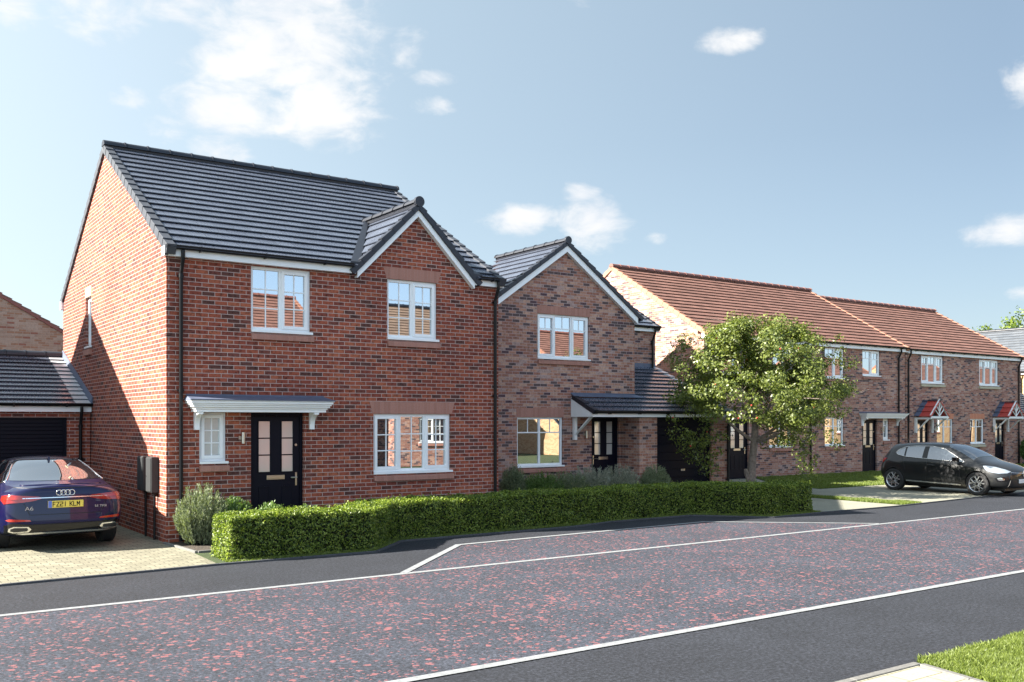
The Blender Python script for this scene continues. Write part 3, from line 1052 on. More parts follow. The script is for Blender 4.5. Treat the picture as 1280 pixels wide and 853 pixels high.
# ================================================================= fourth house
h4 = thing('terraced_house', (41.4, 28.0, 0), 'mottled brick house with two small bright red pitched door porches', 'house')
F4 = [(37.9, 39.6, 3.7, 4.9), (42.53, 44.2, 3.7, 4.9)]
G4 = [(39.09, 40.37, 1.04, 2.18), (41.79, 42.94, 1.04, 2.18)]
D4 = [(37.6, 38.5, 0, 2.12), (43.9, 44.8, 0, 2.12)]
gable_house(h4, 36.76, 46.2, Y3 + 0.0, 32.3, 5.11, 0.57, M['brick_mix'], M['terra'], M['ridge_terra'], M['verge_terra'], F4 + G4 + D4, fas=(4.94, 5.08), left_verge=False, gx=(36.8, 46.25), fx=(36.78, 46.24), g=0.32)
for (a, b, c, d) in F4:
    window(h4, a, b, c, d, Y3, 3, style='top', sill='stone', sillh=0.13)
for (a, b, c, d) in G4:
    window(h4, a, b, c, d, Y3, 2, style='top', sill='stone', lintel=0.24, lsplay=0.03, openers=(), sillh=0.13)
for (a, b, c, d) in D4:
    door(h4, a, b, d, Y3, 'right')
for x in (36.88, 45.95):
    downpipe(h4, x, Y3, Y3 - 0.18, 5.08)
wall_lamp(h4, 38.85, 1.75, Y3)
wall_lamp(h4, 43.62, 1.75, Y3)


def pitched_porch(parent, xc, Y):
    d = 0.74
    hw, zA, zE = 0.68, 2.92, 2.24
    t = (zA - zE) / hw
    th = math.atan(t)
    rl = hw / math.cos(th)
    o = slope(parent, 'porch_roof', M['red_tile'], (xc - hw, Y - d - 0.05, zE), (0, 1, 0), (1, 0, 0), d - 0.2, rl, th, 0.3, hb=0.03)
    slope(o, 'tiles', M['red_tile'], (xc + hw, Y - 0.25, zE), (0, -1, 0), (-1, 0, 0), d - 0.2, rl, th, 0.3, hb=0.03)
    slope(o, 'lead_flashing', M['lead'], (xc - hw, Y - 0.25, zE), (0, 1, 0), (1, 0, 0), 0.24, rl + 0.03, th, 0.3, hb=0.05)
    slope(o, 'lead_flashing', M['lead'], (xc + hw, Y - 0.01, zE), (0, -1, 0), (-1, 0, 0), 0.24, rl + 0.03, th, 0.3, hb=0.05)
    ridge(o, M['ridge_dark'], (xc, Y - d - 0.07, zA + 0.06), (xc, Y - 0.01, zA + 0.06), seg=0.3, r=0.05)
    w = MB()
    yf = Y - d
    b = 0.075
    for sg in (-1, 1):
        # rakes
        w.hexa([(xc + sg * hw, yf - 0.03, zE - 0.01), (xc + sg * hw, yf + 0.03, zE - 0.01), (xc, yf + 0.03, zA - 0.01), (xc, yf - 0.03, zA - 0.01),
                (xc + sg * hw, yf - 0.03, zE + 0.1), (xc + sg * hw, yf + 0.03, zE + 0.1), (xc, yf + 0.03, zA + 0.1), (xc, yf - 0.03, zA + 0.1)])
        # fan struts
        w.tube([(xc, yf + 0.0, zE + 0.06), (xc + sg * 0.36, yf + 0.0, zE + 0.36)], 0.022, 6)
        w.tube([(xc + sg * 0.02, yf + 0.0, zE + 0.25), (xc + sg * 0.2, yf + 0.0, zE + 0.5)], 0.02, 6)
        # wall post, beam and brace
        x0 = xc + sg * (hw - 0.07)
        w.box(x0 - 0.04, x0 + 0.04, Y - 0.09, Y - 0.001, 1.58, 2.165)
        w.box(x0 - 0.04, x0 + 0.04, yf, Y - 0.001, 2.166, 2.238)
        w.hexa([(x0 - 0.032, Y - 0.09, 1.66), (x0 + 0.032, Y - 0.09, 1.66), (x0 + 0.032, Y - 0.03, 1.62), (x0 - 0.032, Y - 0.03, 1.62),
                (x0 - 0.032, yf + 0.08, 2.165), (x0 + 0.032, yf + 0.08, 2.165), (x0 + 0.032, yf + 0.17, 2.165), (x0 - 0.032, yf + 0.17, 2.165)])
    w.box(xc - hw, xc + hw, yf - 0.028, yf + 0.028, zE - 0.04, zE + 0.055)
    w.box(xc - 0.025, xc + 0.025, yf - 0.024, yf + 0.024, zE + 0.056, zA - 0.02)
    w.build('porch_frame', M['white_paint'], o)
    return o


pitched_porch(h4, 38.05, Y3)
pitched_porch(h4, 44.35, Y3)

# ================================================================= pale grey roofed house far right, ridge runs back
h5 = thing('detached_house', (61.8, 31.0, 0), 'far house at the right edge with a pale grey roof rising above the terracotta roofs', 'house')
w5 = MB()
w5.prism_y([(57.4, 0), (66.2, 0), (66.2, 5.0), (61.8, 7.85), (57.4, 5.0)], 25.0, 40.0)
w5.build('wall', M['brick_buff'], h5)
th5 = math.atan(2.85 / 4.4)
slope(h5, 'roof', M['slate_far'], (57.2, 24.9, 4.87), (0, 1, 0), (1, 0, 0), 15.2, 4.6 / math.cos(th5), th5, 0.33)
slope(h5, 'roof', M['slate_far'], (66.4, 40.1, 4.87), (0, -1, 0), (-1, 0, 0), 15.2, 4.6 / math.cos(th5), th5, 0.33)
ridge(h5, M['ridge_dark'], (61.8, 24.9, 8.0), (61.8, 40.1, 8.0))
b = MB()
b.box(57.24, 57.27, 25, 40, 4.85, 5.0)
b.box(57.27, 57.4, 25, 40, 4.86, 4.88)
b.build('fascia', M['white'], h5)
b = MB()
b.tube([(57.18, 25, 5.0), (57.18, 40, 5.0)], 0.06, 8)
b.tube([(57.18, 29.05, 5.0), (57.18, 29.05, 4.85), (57.33, 29.05, 4.6), (57.33, 29.05, 0.05)], 0.04, 8)
b.build('downpipe', M['black'], h5)

g5 = thing('garage', (49.0, 26.5, 0), 'small brick outbuilding with dark blue-grey roof just beyond the right end of the porch house', 'garage')
gable_house(g5, 46.9, 52.5, 24.1, 29.5, 2.45, 0.4, M['brick_mix'], M['slate'], M['ridge_dark'], M['ridge_dark'], fas=(2.32, 2.44), holes=[(48.6, 51.0, 0, 2.1)])
garage_door(g5, 48.6, 51.0, 2.1, 24.1)

# ================================================================= pale gable behind the garage
h6 = thing('detached_house', (1.0, 38.0, 0), 'pale pinkish brick gable house with dark red verge behind the garage at the left edge', 'house')
w6 = MB()
w6.prism_y([(-4.1, 0), (6.1, 0), (6.1, 4.88), (1.0, 7.87), (-4.1, 4.88)], 34.0, 43.0)
w6.build('wall', M['brick_pale'], h6)
th6 = math.atan(0.587)
slope(h6, 'roof', M['terra'], (6.35, 43.1, 4.73), (0, -1, 0), (-1, 0, 0), 9.15, 5.35 / math.cos(th6), th6, 0.32)
slope(h6, 'roof', M['terra'], (-4.35, 33.95, 4.73), (0, 1, 0), (1, 0, 0), 9.15, 5.35 / math.cos(th6), th6, 0.32)
vt6 = plain('dark_red_verge_tile', (0.22, 0.075, 0.06), 0.6)
verge(h6, vt6, (6.35, 34.0, 4.73), (1.0, 34.0, 7.87), (0, -1, 0), 0.32, h_up=0.1, h_dn=0.02)
verge(h6, vt6, (-4.35, 34.0, 4.73), (1.0, 34.0, 7.87), (0, -1, 0), 0.32, h_up=0.1, h_dn=0.02)
ridge(h6, M['ridge_terra'], (1.0, 33.95, 8.0), (1.0, 43.0, 8.0))

# ================================================================= neighbour left of the frame (its gable throws the shadow on the side wall)
hn = thing('detached_house', (-4.4, 24.9, 0), 'neighbouring red brick house just left of the driveway, its gable shading the garage', 'house')
NW = [(-6.8, -5.6, 3.69, 4.88), (-3.2, -2.0, 3.69, 4.88), (-6.8, -5.2, 1.05, 2.23), (-3.2, -2.2, 0, 2.24)]
gable_house(hn, -8.2, -0.62, 20.1, 29.7, 5.036, 0.6, M['brick_red'], M['slate'], M['ridge_dark'], M['verge_grey'], NW)
for (a, b, c, d) in NW[:3]:
    window(hn, a, b, c, d, 20.1, 2)
door(hn, -3.2, -2.2, 2.24, 20.1)


# ================================================================= houses across the road (seen mirrored in the windows)
def far_side_house(x0, w, yfront, ze, t, brick, tile, rm, vm, label, dep=9.4):
    """built facing -Y at the origin, then turned to face the road"""
    xc = x0 + w / 2
    r = thing('detached_house', (0, 0, 0), label, 'house', 'houses across the road from the brick houses')
    BASE[r.name] = Vector((0, 0, 0))
    W2 = [(-w / 2 + 0.9, -w / 2 + 2.1, 3.7, 4.9), (w / 2 - 2.4, w / 2 - 1.0, 3.7, 4.9), (w / 2 - 2.6, w / 2 - 1.0, 1.05, 2.25), (-w / 2 + 1.0, -w / 2 + 2.0, 0, 2.2)]
    gable_house(r, -w / 2, w / 2, 0.0, dep, ze, t, brick, tile, rm, vm, W2)
    for (a, b, c, d) in W2[:3]:
        window(r, a, b, c, d, 0.0, 2)
    door(r, W2[3][0], W2[3][1], 2.2, 0.0)
    downpipe(r, -w / 2 + 0.2, 0.0, -0.18, 5.05)
    r.location = (xc, yfront, 0)
    r.rotation_euler = (0, 0, math.pi)
    return r


far_side_house(9.2, 8.6, -5.2, 5.036, 0.6, M['brick_red'], M['terra'], M['ridge_terra'], M['verge_terra'], 'brick house with terracotta roof mirrored in the upper left window of the nearest house')
far_side_house(21.0, 9.5, -5.2, 5.036, 0.6, M['brick_mix'], M['brown'], M['ridge_dark'], M['verge_grey'], 'mottled brick house with brown roof mirrored in the right windows of the nearest house')
far_side_house(36.0, 9.5, -5.2, 5.036, 0.6, M['brick_buff'], M['terra'], M['ridge_terra'], M['verge_terra'], 'buff brick house mirrored in the windows of the broad gabled house')
far_side_house(70.5, 9.5, -5.2, 5.036, 0.6, M['brick_buff'], M['terra'], M['ridge_terra'], M['verge_terra'], 'buff brick house mirrored in the ground floor windows beside the flat white canopy')
far_side_house(85.0, 9.5, -5.2, 5.036, 0.6, M['brick_buff'], M['terra'], M['ridge_terra'], M['verge_terra'], 'buff brick house mirrored in the window between the two red porches')
far_side_house(98.0, 9.5, -5.2, 5.036, 0.6, M['brick_buff'], M['terra'], M['ridge_terra'], M['verge_terra'], 'buff brick house at the far end of the opposite row')
far_side_house(56.0, 9.5, -5.2, 5.036, 0.6, M['brick_buff'], M['terra'], M['ridge_terra'], M['verge_terra'], 'buff brick house mirrored in the windows behind the leafy tree')


# ================================================================= ground
def sheet(name, poly, z, mat, kind='structure', thick=0.0):
    m = MB()
    if thick:
        m.prism_z(poly, z - thick, z)
    else:
        m.add([(x, y, z) for x, y in poly], [tuple(range(len(poly)))])
    o = m.build(name, mat, None)
    o['kind'] = kind
    return o


def asphalt_mat(name, c, flecks=False):
    m, g, p = material(name)
    co = g.n('ShaderNodeTexCoord').outputs['Object']
    n1 = g.noise(co, 26.0, 7, 0.9)
    n2 = g.noise(co, 0.8, 4, 0.6)
    n3 = g.noise(co, 6.0, 4, 0.6)
    base = g.ramp(n1, [(0.38, tuple(x * 0.25 for x in c)), (0.5, c), (0.64, tuple(x * 2.8 for x in c))])
    base = g.mix(1.0, base, g.ramp(n2, [(0.3, (0.82,) * 3), (0.7, (1.18,) * 3)]), 'MULTIPLY')
    base = g.mix(1.0, base, g.ramp(n3, [(0.3, (0.88,) * 3), (0.7, (1.12,) * 3)]), 'MULTIPLY')
    if flecks:
        dn = g.n('ShaderNodeTexNoise', Vector=co, Scale=26.0, Detail=3.0)
        dv = g.n('ShaderNodeVectorMath', {'operation': 'SCALE'}, i0=dn.outputs['Color'])
        dv.inputs['Scale'].default_value = 0.085
        v = g.n('ShaderNodeVectorMath', {'operation': 'ADD'}, i0=co, i1=dv.outputs[0]).outputs[0]
        mask = None
        for sc, th, off in ((11.0, 0.42, 0.0), (16.0, 0.42, 7.3), (23.0, 0.44, 3.1)):
            mp = g.n('ShaderNodeMapping', Vector=v)
            mp.inputs['Location'].default_value = (off, off * 2, 0)
            mp.inputs['Rotation'].default_value = (0, 0, 0.3 + off)
            mp.inputs['Scale'].default_value = (1, 1.2, 0.02)
            vo = g.n('ShaderNodeTexVoronoi', {'feature': 'F1'}, Vector=mp.outputs[0], Scale=sc)
            sp = g.n('ShaderNodeSeparateColor', i0=vo.outputs['Color'])
            dens = g.math('ADD', g.math('MULTIPLY', g.noise(co, 1.1, 3, 0.6), 1.15), -0.2)
            has = g.math('LESS_THAN', sp.outputs[0], g.math('MULTIPLY', dens, 1.15))
            rr = g.math('MULTIPLY', sp.outputs[1], th)
            near = g.math('LESS_THAN', vo.outputs['Distance'], rr)
            k = g.math('MULTIPLY', has, near)
            mask = k if mask is None else g.math('MAXIMUM', mask, k)
        fc = g.mix(g.noise(co, 13.0, 2), (0.15, 0.055, 0.06), (0.24, 0.1, 0.105))
        base = g.mix(g.math('MULTIPLY', mask, 0.92), base, fc)
    g.set(p.inputs['Base Color'], base)
    p.inputs['Roughness'].default_value = 0.85
    p.inputs['Specular IOR Level'].default_value = 0.3
    g.set(p.inputs['Normal'], g.bump(n1, 0.006, 0.7))
    return m


def paver_mat(name, a, b, joint, w=0.2, h=0.133, rot=0.0, jw=0.007, js=0.85):
    m, g, p = material(name)
    co = g.n('ShaderNodeTexCoord').outputs['Object']
    mp = g.n('ShaderNodeMapping', Vector=co)
    mp.inputs['Rotation'].default_value = (0, 0, rot)
    bt = g.n('ShaderNodeTexBrick', {'offset': 0.5}, Vector=mp.outputs[0], Scale=1.0, Mortar_Size=jw, Mortar_Smooth=0.4, Bias=0.0, Brick_Width=w, Row_Height=h)
    bt.inputs['Color1'].default_value = (0, 0, 0, 1)
    bt.inputs['Color2'].default_value = (1, 1, 1, 1)
    c = g.mix(bt.outputs['Color'], a, b)
    n = g.noise(co, 40.0, 4, 0.6)
    c = g.mix(1.0, c, g.ramp(n, [(0.3, (0.85,) * 3), (0.7, (1.12,) * 3)]), 'MULTIPLY')
    c = g.mix(1.0, c, g.ramp(g.noise(co, 1.2, 4), [(0.3, (0.88,) * 3), (0.7, (1.1,) * 3)]), 'MULTIPLY')
    c = g.mix(g.math('MULTIPLY', bt.outputs['Fac'], js), c, joint)
    g.set(p.inputs['Base Color'], c)
    p.inputs['Roughness'].default_value = 0.85
    h_ = g.math('ADD', g.math('MULTIPLY', bt.outputs['Fac'], -1.0), g.math('MULTIPLY', n, 0.3))
    g.set(p.inputs['Normal'], g.bump(h_, 0.006, 0.8))
    return m


A_ROAD = asphalt_mat('flecked_road_surface', (0.032, 0.036, 0.048), True)
A_PATH = asphalt_mat('dark_asphalt', (0.018, 0.02, 0.026))
P_DRV = paver_mat('cream_block_paving', (0.165, 0.155, 0.11), (0.235, 0.222, 0.16), (0.035, 0.035, 0.022))
P_DRV2 = paver_mat('pale_block_paving', (0.23, 0.225, 0.175), (0.26, 0.25, 0.195), (0.13, 0.13, 0.1), js=0.4)
P_NEAR = paver_mat('cream_slab_paving', (0.26, 0.25, 0.195), (0.3, 0.29, 0.22), (0.1, 0.085, 0.045), 0.45, 0.22, jw=0.006)
LINE = plain('pale_setts', (0.2, 0.21, 0.22), 0.8, var=0.22, scale=14, bump=0.004)
KERB = plain('concrete_edging', (0.13, 0.127, 0.12), 0.85, var=0.2, scale=30, bump=0.003)
KERB_D = plain('dark_edging', (0.05, 0.053, 0.06), 0.8, var=0.3, scale=20)
SOIL = plain('soil', (0.05, 0.038, 0.028), 0.95, var=0.5, scale=14, bump=0.03, bscale=25)
GRASSG = plain('turf', (0.035, 0.055, 0.015), 0.95, var=0.3, scale=5, bump=0.02, bscale=60)

sheet('ground', [(-400, -400), (600, -400), (600, 600), (-400, 600)], -0.02, GRASSG)
sheet('pavement', [(-40, 4.7), (110, 4.7), (110, 15.4), (-40, 15.4)], 0.0, A_PATH)
sheet('road', [(-40, 6.78), (110, 6.78), (110, 11.5), (-40, 11.5)], 0.004, A_ROAD)
sheet('parking_bay', [(6.35, 11.55), (8.5, 13.66), (14.6, 13.87), (17.2, 11.55)], 0.004, A_ROAD)


def strip(pts, w, z, name='road_line', mat=None):
    m = MB()
    n = len(pts)
    P = [Vector((x, y, 0)) for x, y in pts]
    L, Rr = [], []
    for i in range(n):
        d0 = (P[i] - P[i - 1]).normalized() if i > 0 else (P[1] - P[0]).normalized()
        d1 = (P[i + 1] - P[i]).normalized() if i < n - 1 else d0
        nn = Vector((-(d0 + d1).y, (d0 + d1).x, 0)).normalized()
        k = 1.0 / max(0.5, nn.dot(Vector((-d0.y, d0.x, 0))))
        L.append(P[i] + nn * (w / 2 * k)); Rr.append(P[i] - nn * (w / 2 * k))
    for i in range(n - 1):
        m.add([(Rr[i].x, Rr[i].y, z), (Rr[i + 1].x, Rr[i + 1].y, z), (L[i + 1].x, L[i + 1].y, z), (L[i].x, L[i].y, z)], [(0, 1, 2, 3)])
    o = m.build(name, mat or LINE, None)
    o['kind'] = 'structure'
    return o


strip([(-40, 11.5), (110, 11.58)], 0.11, 0.009)
strip([(-40, 6.75), (110, 6.83)], 0.11, 0.009)
strip([(6.31, 11.56), (8.5, 13.66), (14.6, 13.87), (17.25, 11.58)], 0.11, 0.0125)

# far-side plots: one turf sheet behind the pavement, driveways, beds
KL = [(-40, 13.62), (1.66, 13.62), (4.5, 13.78), (6.99, 13.68), (7.95, 14.63), (8.91, 14.67), (11.8, 14.66), (13.0, 14.95), (15.36, 14.95), (16.45, 13.62), (18.25, 13.72), (21.0, 13.68), (28.27, 14.24), (110, 18.0)]
sheet('garden_soil', KL + [(110, 200), (-40, 200)], 0.004, GRASSG)
sheet('driveway', [(-6.0, 13.62), (1.66, 13.62), (4.5, 13.78), (4.56, 15.2), (4.55, 22.75), (-6.0, 22.75)], 0.009, P_DRV)
sheet('driveway', [(18.42, 13.72), (21.0, 13.68), (21.5, 13.72), (21.6, 19.5), (17.9, 19.5), (18.2, 15.2)], 0.009, P_DRV2)
sheet('driveway', [(22.5, 13.80), (28.27, 14.24), (34.0, 14.6), (34.0, 18.45), (24.5, 18.5), (25.0, 20.6), (27.3, 23.45), (24.2, 23.45), (23.2, 20.4), (21.9, 19.4), (21.9, 17.0)], 0.009, P_DRV2)
sheet('garden_bed', [(4.72, 15.2), (6.0, 15.25), (6.0, 16.74), (4.55, 16.74)], 0.014, SOIL)
sheet('garden_bed', [(13.0, 18.7), (18.4, 18.5), (18.4, 19.45), (17.9, 20.25), (13.0, 20.25)], 0.014, SOIL)
sheet('path', [(6.0, 15.3), (7.3, 15.3), (7.3, 16.74), (6.0, 16.74)], 0.012, P_DRV2)


def edging(pts, w=0.06, h=0.035, mat=None, name='kerb'):
    m = MB()
    for (a, b) in zip(pts[:-1], pts[1:]):
        A = Vector((*a, 0)); B = Vector((*b, 0))
        d = (B - A)
        L = d.length
        d.normalize()
        nn = Vector((-d.y, d.x, 0)) * w / 2
        n = max(1, int(L / 0.9))
        for i in range(n):
            p = A + d * (L * i / n + 0.003); q = A + d * (L * (i + 1) / n - 0.003)
            m.hexa([tuple(p - nn - Vector((0, 0, 0.03))), tuple(q - nn - Vector((0, 0, 0.03))), tuple(q + nn - Vector((0, 0, 0.03))), tuple(p + nn - Vector((0, 0, 0.03))),
                    tuple(p - nn + Vector((0, 0, h))), tuple(q - nn + Vector((0, 0, h))), tuple(q + nn + Vector((0, 0, h))), tuple(p + nn + Vector((0, 0, h)))])
    o = m.build(name, mat or KERB, None, bevel=0.004)
    o['kind'] = 'structure'
    return o


edging(KL[:12], 0.055, 0.028, KERB_D)
edging(KL[11:], 0.055, 0.028, KERB_D)
edging([(4.6, 15.2), (4.55, 16.0), (4.5, 16.68)], 0.05, 0.04)
edging([(4.62, 15.2), (5.3, 15.25)], 0.05, 0.04)

# near corner
sheet('path', [(3.0, 2.0), (7.45, 2.0), (7.46, 4.66), (3.0, 4.66)], 0.02, P_NEAR)
edging([(3.0, 4.68), (7.52, 4.68)], 0.075, 0.03)
edging([(7.50, 4.63), (7.40, 4.14), (7.0, 2.0)], 0.06, 0.035)


# ================================================================= cars
def paint(name, c, flake=0.0, rough=0.22, metal=0.35):
    m, g, p = material(name)
    p.inputs['Base Color'].default_value = (*c, 1)
    p.inputs['Metallic'].default_value = metal
    p.inputs['Roughness'].default_value = rough
    p.inputs['Coat Weight'].default_value = 0.75
    p.inputs['Specular IOR Level'].default_value = 0.2
    p.inputs['Coat Roughness'].default_value = 0.015
    return m


M['blue_paint'] = paint('dark_blue_car_paint', (0.0014, 0.002, 0.036), rough=0.35, metal=0.1)
M['grey_paint'] = paint('dark_grey_car_paint', (0.013, 0.0138, 0.015), rough=0.42, metal=0.15)
M['car_glass'] = glass_mat('car_glass', (0.015, 0.018, 0.022), 0.34, 0.0, 0.0)
M['car_glass_pale'] = glass_mat('car_side_glass', (0.03, 0.036, 0.042), 0.26, 0.0, 0.0)
M['rubber'] = plain('tyre_rubber', (0.018, 0.018, 0.019), 0.75)
M['plastic'] = plain('black_trim_plastic', (0.01, 0.01, 0.011), 0.45)
M['gloss_black'] = plain('gloss_black_trim', (0.006, 0.006, 0.007), 0.12)
M['red_lens'] = plain('red_light_lens', (0.42, 0.02, 0.012), 0.1, coat=1.0)
M['dark_red_lens'] = plain('dark_red_light_lens', (0.32, 0.016, 0.012), 0.1, coat=1.0)
M['clear_lens'] = plain('clear_light_lens', (0.2, 0.23, 0.27), 0.08, coat=1.0)
M['alloy'] = plain('silver_alloy', (0.72, 0.72, 0.73), 0.25, 0.9)
M['alloy_black'] = plain('black_alloy', (0.012, 0.012, 0.013), 0.25)
M['plate'] = plain('yellow_number_plate', (0.78, 0.58, 0.09), 0.35)
M['plate_w'] = plain('white_number_plate', (0.7, 0.72, 0.74), 0.35)
M['plate_blue'] = plain('blue_plate_band', (0.1, 0.16, 0.5), 0.4)
M['interior'] = plain('seat_fabric', (0.04, 0.04, 0.045), 0.9)


def subsurf_mesh(rows, creases=(), levels=3):
    """rows: list of lists of (x>=0, y, z) half sections bottom centre to top centre; mirrored in x"""
    nj = len(rows[0])
    full = []
    for r in rows:
        full.append([(x, y, z) for (x, y, z) in r] + [(-x, y, z) for (x, y, z) in reversed(r[1:-1])])
    n = len(full[0])
    vs = [p for r in full for p in r]
    fs = []
    for i in range(len(full) - 1):
        for k in range(n):
            k2 = (k + 1) % n
            fs.append((i * n + k, i * n + k2, (i + 1) * n + k2, (i + 1) * n + k))
    me = bpy.data.meshes.new('car_cage')
    me.from_pydata(vs, [], fs)
    bm = bmesh.new()
    bm.from_mesh(me)
    bmesh.ops.remove_doubles(bm, verts=bm.verts, dist=0.0008)
    cl = bm.edges.layers.float.get('crease_edge') or bm.edges.layers.float.new('crease_edge')
    for e in bm.edges:
        for (fn, w) in creases:
            if fn(e.verts[0].co) and fn(e.verts[1].co):
                e[cl] = w
    bmesh.ops.recalc_face_normals(bm, faces=bm.faces)
    bm.to_mesh(me)
    bm.free()
    o = bpy.data.objects.new('tmp', me)
    col.objects.link(o)
    md = o.modifiers.new('s', 'SUBSURF')
    md.levels = levels
    md.render_levels = levels
    md.subdivision_type = 'CATMULL_CLARK'
    bpy.context.view_layer.update()
    out = bpy.data.meshes.new_from_object(o.evaluated_get(bpy.context.evaluated_depsgraph_get()))
    bpy.data.objects.remove(o)
    return out


def rowbuild(tab, zs_ys):
    """tab: list of (ybase, [(x, z, dy)...])"""
    return [[(x, y + dy, z) for (x, z, dy) in pts] for y, pts in tab]


class Car:
    def __init__(s, name, label, paintmat, rows, axles, track, wr, ww, arch=None, levels=3, cat='car'):
        s.root = thing(name, (0, 0, 0), label, cat)
        BASE[s.root.name] = Vector((0, 0, 0))
        me = subsurf_mesh(rows, levels=levels)
        s.bvh = None
        bm = bmesh.new(); bm.from_mesh(me)
        s.bvh = BVHTree.FromBMesh(bm)
        bm.free()
        c = MB()
        ar = arch or wr + 0.035
        for ya in axles:
            for sg in (-1, 1):
                n = 40
                xs = (sg * (track / 2 - ww / 2 - 0.03), sg * (track / 2 + 0.4))
                vs = []
                for x in xs:
                    for k in range(n):
                        t = 2 * math.pi * k / n
                        vs.append((x, ya + ar * math.cos(t), wr + 0.01 + ar * math.sin(t)))
                c.add(vs, [tuple(range(n)), tuple(range(2 * n - 1, n - 1, -1))] + [(k, (k + 1) % n, (k + 1) % n + n, k + n) for k in range(n)])
        me2 = boolean_cut(me, c)
        me2.materials.clear()
        me2.polygons.foreach_set('use_smooth', [True] * len(me2.polygons))
        me2.set_sharp_from_angle(angle=R(40))
        me2.polygons.foreach_set('material_index', [0] * len(me2.polygons))
        s.body = link_mesh('body', me2, paintmat, s.root)
        s.arch = ar
        s.wr = wr
        # dark liner + arch lip
        for ya in axles:
            for sg in (-1, 1):
                lip = MB()
                prev = None
                for k in range(0, 33):
                    t = R(-8) + R(196) * k / 32
                    y = ya + ar * math.cos(t); z = wr + 0.01 + ar * math.sin(t)
                    hit = s.hit_x(y, z + 0.0, sg, r=0.0)
                    if hit is None:
                        prev = None
                        continue
                    pt = (hit.x - sg * 0.006, y, z)
                    if prev:
                        lip.tube([prev, pt], 0.011, 6, caps=False)
                    prev = pt
                lip.build('wheel_arch_trim', M['plastic'], s.body, smooth=True)

    def hit_x(s, y, z, sg, r=0):
        loc, nor, idx, d = s.bvh.ray_cast(Vector((sg * 3, y, z)), Vector((-sg, 0, 0)))
        return loc

    def decal(s, name, poly, axis, mat, off=0.004, thick=0.006, parent=None, res=0.03, border=None, sharp=False):
        """poly: 2D outline. axis '+x'/'-x': (y,z); '-y'/'+y': (x,z); '+z': (x,y). Panel wrapped on the body surface."""
        bm = bmesh.new()
        P = [bm.verts.new((a, b, 0)) for a, b in poly]
        bm.faces.new(P)
        xs = [a for a, b in poly]; ys = [b for a, b in poly]
        for lo, hi, no in ((min(xs), max(xs), (1, 0, 0)), (min(ys), max(ys), (0, 1, 0))):
            n = max(1, int((hi - lo) / res))
            for k in range(1, n):
                v = lo + (hi - lo) * k / n
                bmesh.ops.bisect_plane(bm, geom=bm.verts[:] + bm.edges[:] + bm.faces[:], plane_co=(v, v, 0), plane_no=no)
        bmesh.ops.triangulate(bm, faces=[f for f in bm.faces if len(f.verts) > 4])
        dirs = {'+x': (Vector((-1, 0, 0)), lambda a, b: Vector((3, a, b))), '-x': (Vector((1, 0, 0)), lambda a, b: Vector((-3, a, b))),
                '-y': (Vector((0, 1, 0)), lambda a, b: Vector((a, -6, b))), '+y': (Vector((0, -1, 0)), lambda a, b: Vector((a, 6, b))),
                '+z': (Vector((0, 0, -1)), lambda a, b: Vector((a, b, 4)))}
        d, o = dirs[axis]
        top = {}
        bad = []
        for v in bm.verts:
            loc, nor, i, dist = s.bvh.ray_cast(o(v.co.x, v.co.y), d)
            if loc is None:
                bad.append(v)
                continue
            if nor.dot(d) > 0:
                nor = -nor
            top[v] = (loc, nor)
        if bad:
            bmesh.ops.delete(bm, geom=bad, context='VERTS')
        for v in bm.verts:
            loc, nor = top[v]
            v.co = loc + (-d * 0.6 + nor * 0.4).normalized() * (off + thick)
        r = bmesh.ops.extrude_face_region(bm, geom=bm.faces[:])
        for v in [g for g in r['geom'] if isinstance(g, bmesh.types.BMVert)]:
            v.co += d * (thick + off + 0.004)
        bmesh.ops.recalc_face_normals(bm, faces=bm.faces)
        me = bpy.data.meshes.new(name)
        bm.to_mesh(me)
        bm.free()
        me.polygons.foreach_set('use_smooth', [True] * len(me.polygons))
        me.set_sharp_from_angle(angle=R(35))
        return link_mesh(name, me, mat, parent or s.body)

    def line(s, name, pts, axis, r, mat, off=0.0, parent=None, res=0.04, closed=False):
        d = {'+x': Vector((-1, 0, 0)), '-x': Vector((1, 0, 0)), '-y': Vector((0, 1, 0)), '+y': Vector((0, -1, 0)), '+z': Vector((0, 0, -1))}[axis]
        out = []
        if closed:
            pts = list(pts) + [pts[0]]
        for (a, b) in zip(pts[:-1], pts[1:]):
            n = max(1, int(math.hypot(b[0] - a[0], b[1] - a[1]) / res))
            for k in range(n + (1 if b is pts[-1] else 0)):
                t = k / n
                p, q = a[0] + (b[0] - a[0]) * t, a[1] + (b[1] - a[1]) * t
                o = {'x': Vector((-d.x * 3, p, q)), 'y': Vector((p, -d.y * 6, q)), 'z': Vector((p, q, 4))}[axis[1]]
                loc, nor, i, dist = s.bvh.ray_cast(o, d)
                if loc is not None:
                    out.append(tuple(loc - d * off))
        m = MB()
        if len(out) > 1:
            m.tube(out, r, 6)
        return m.build(name, mat, parent or s.body, smooth=True)


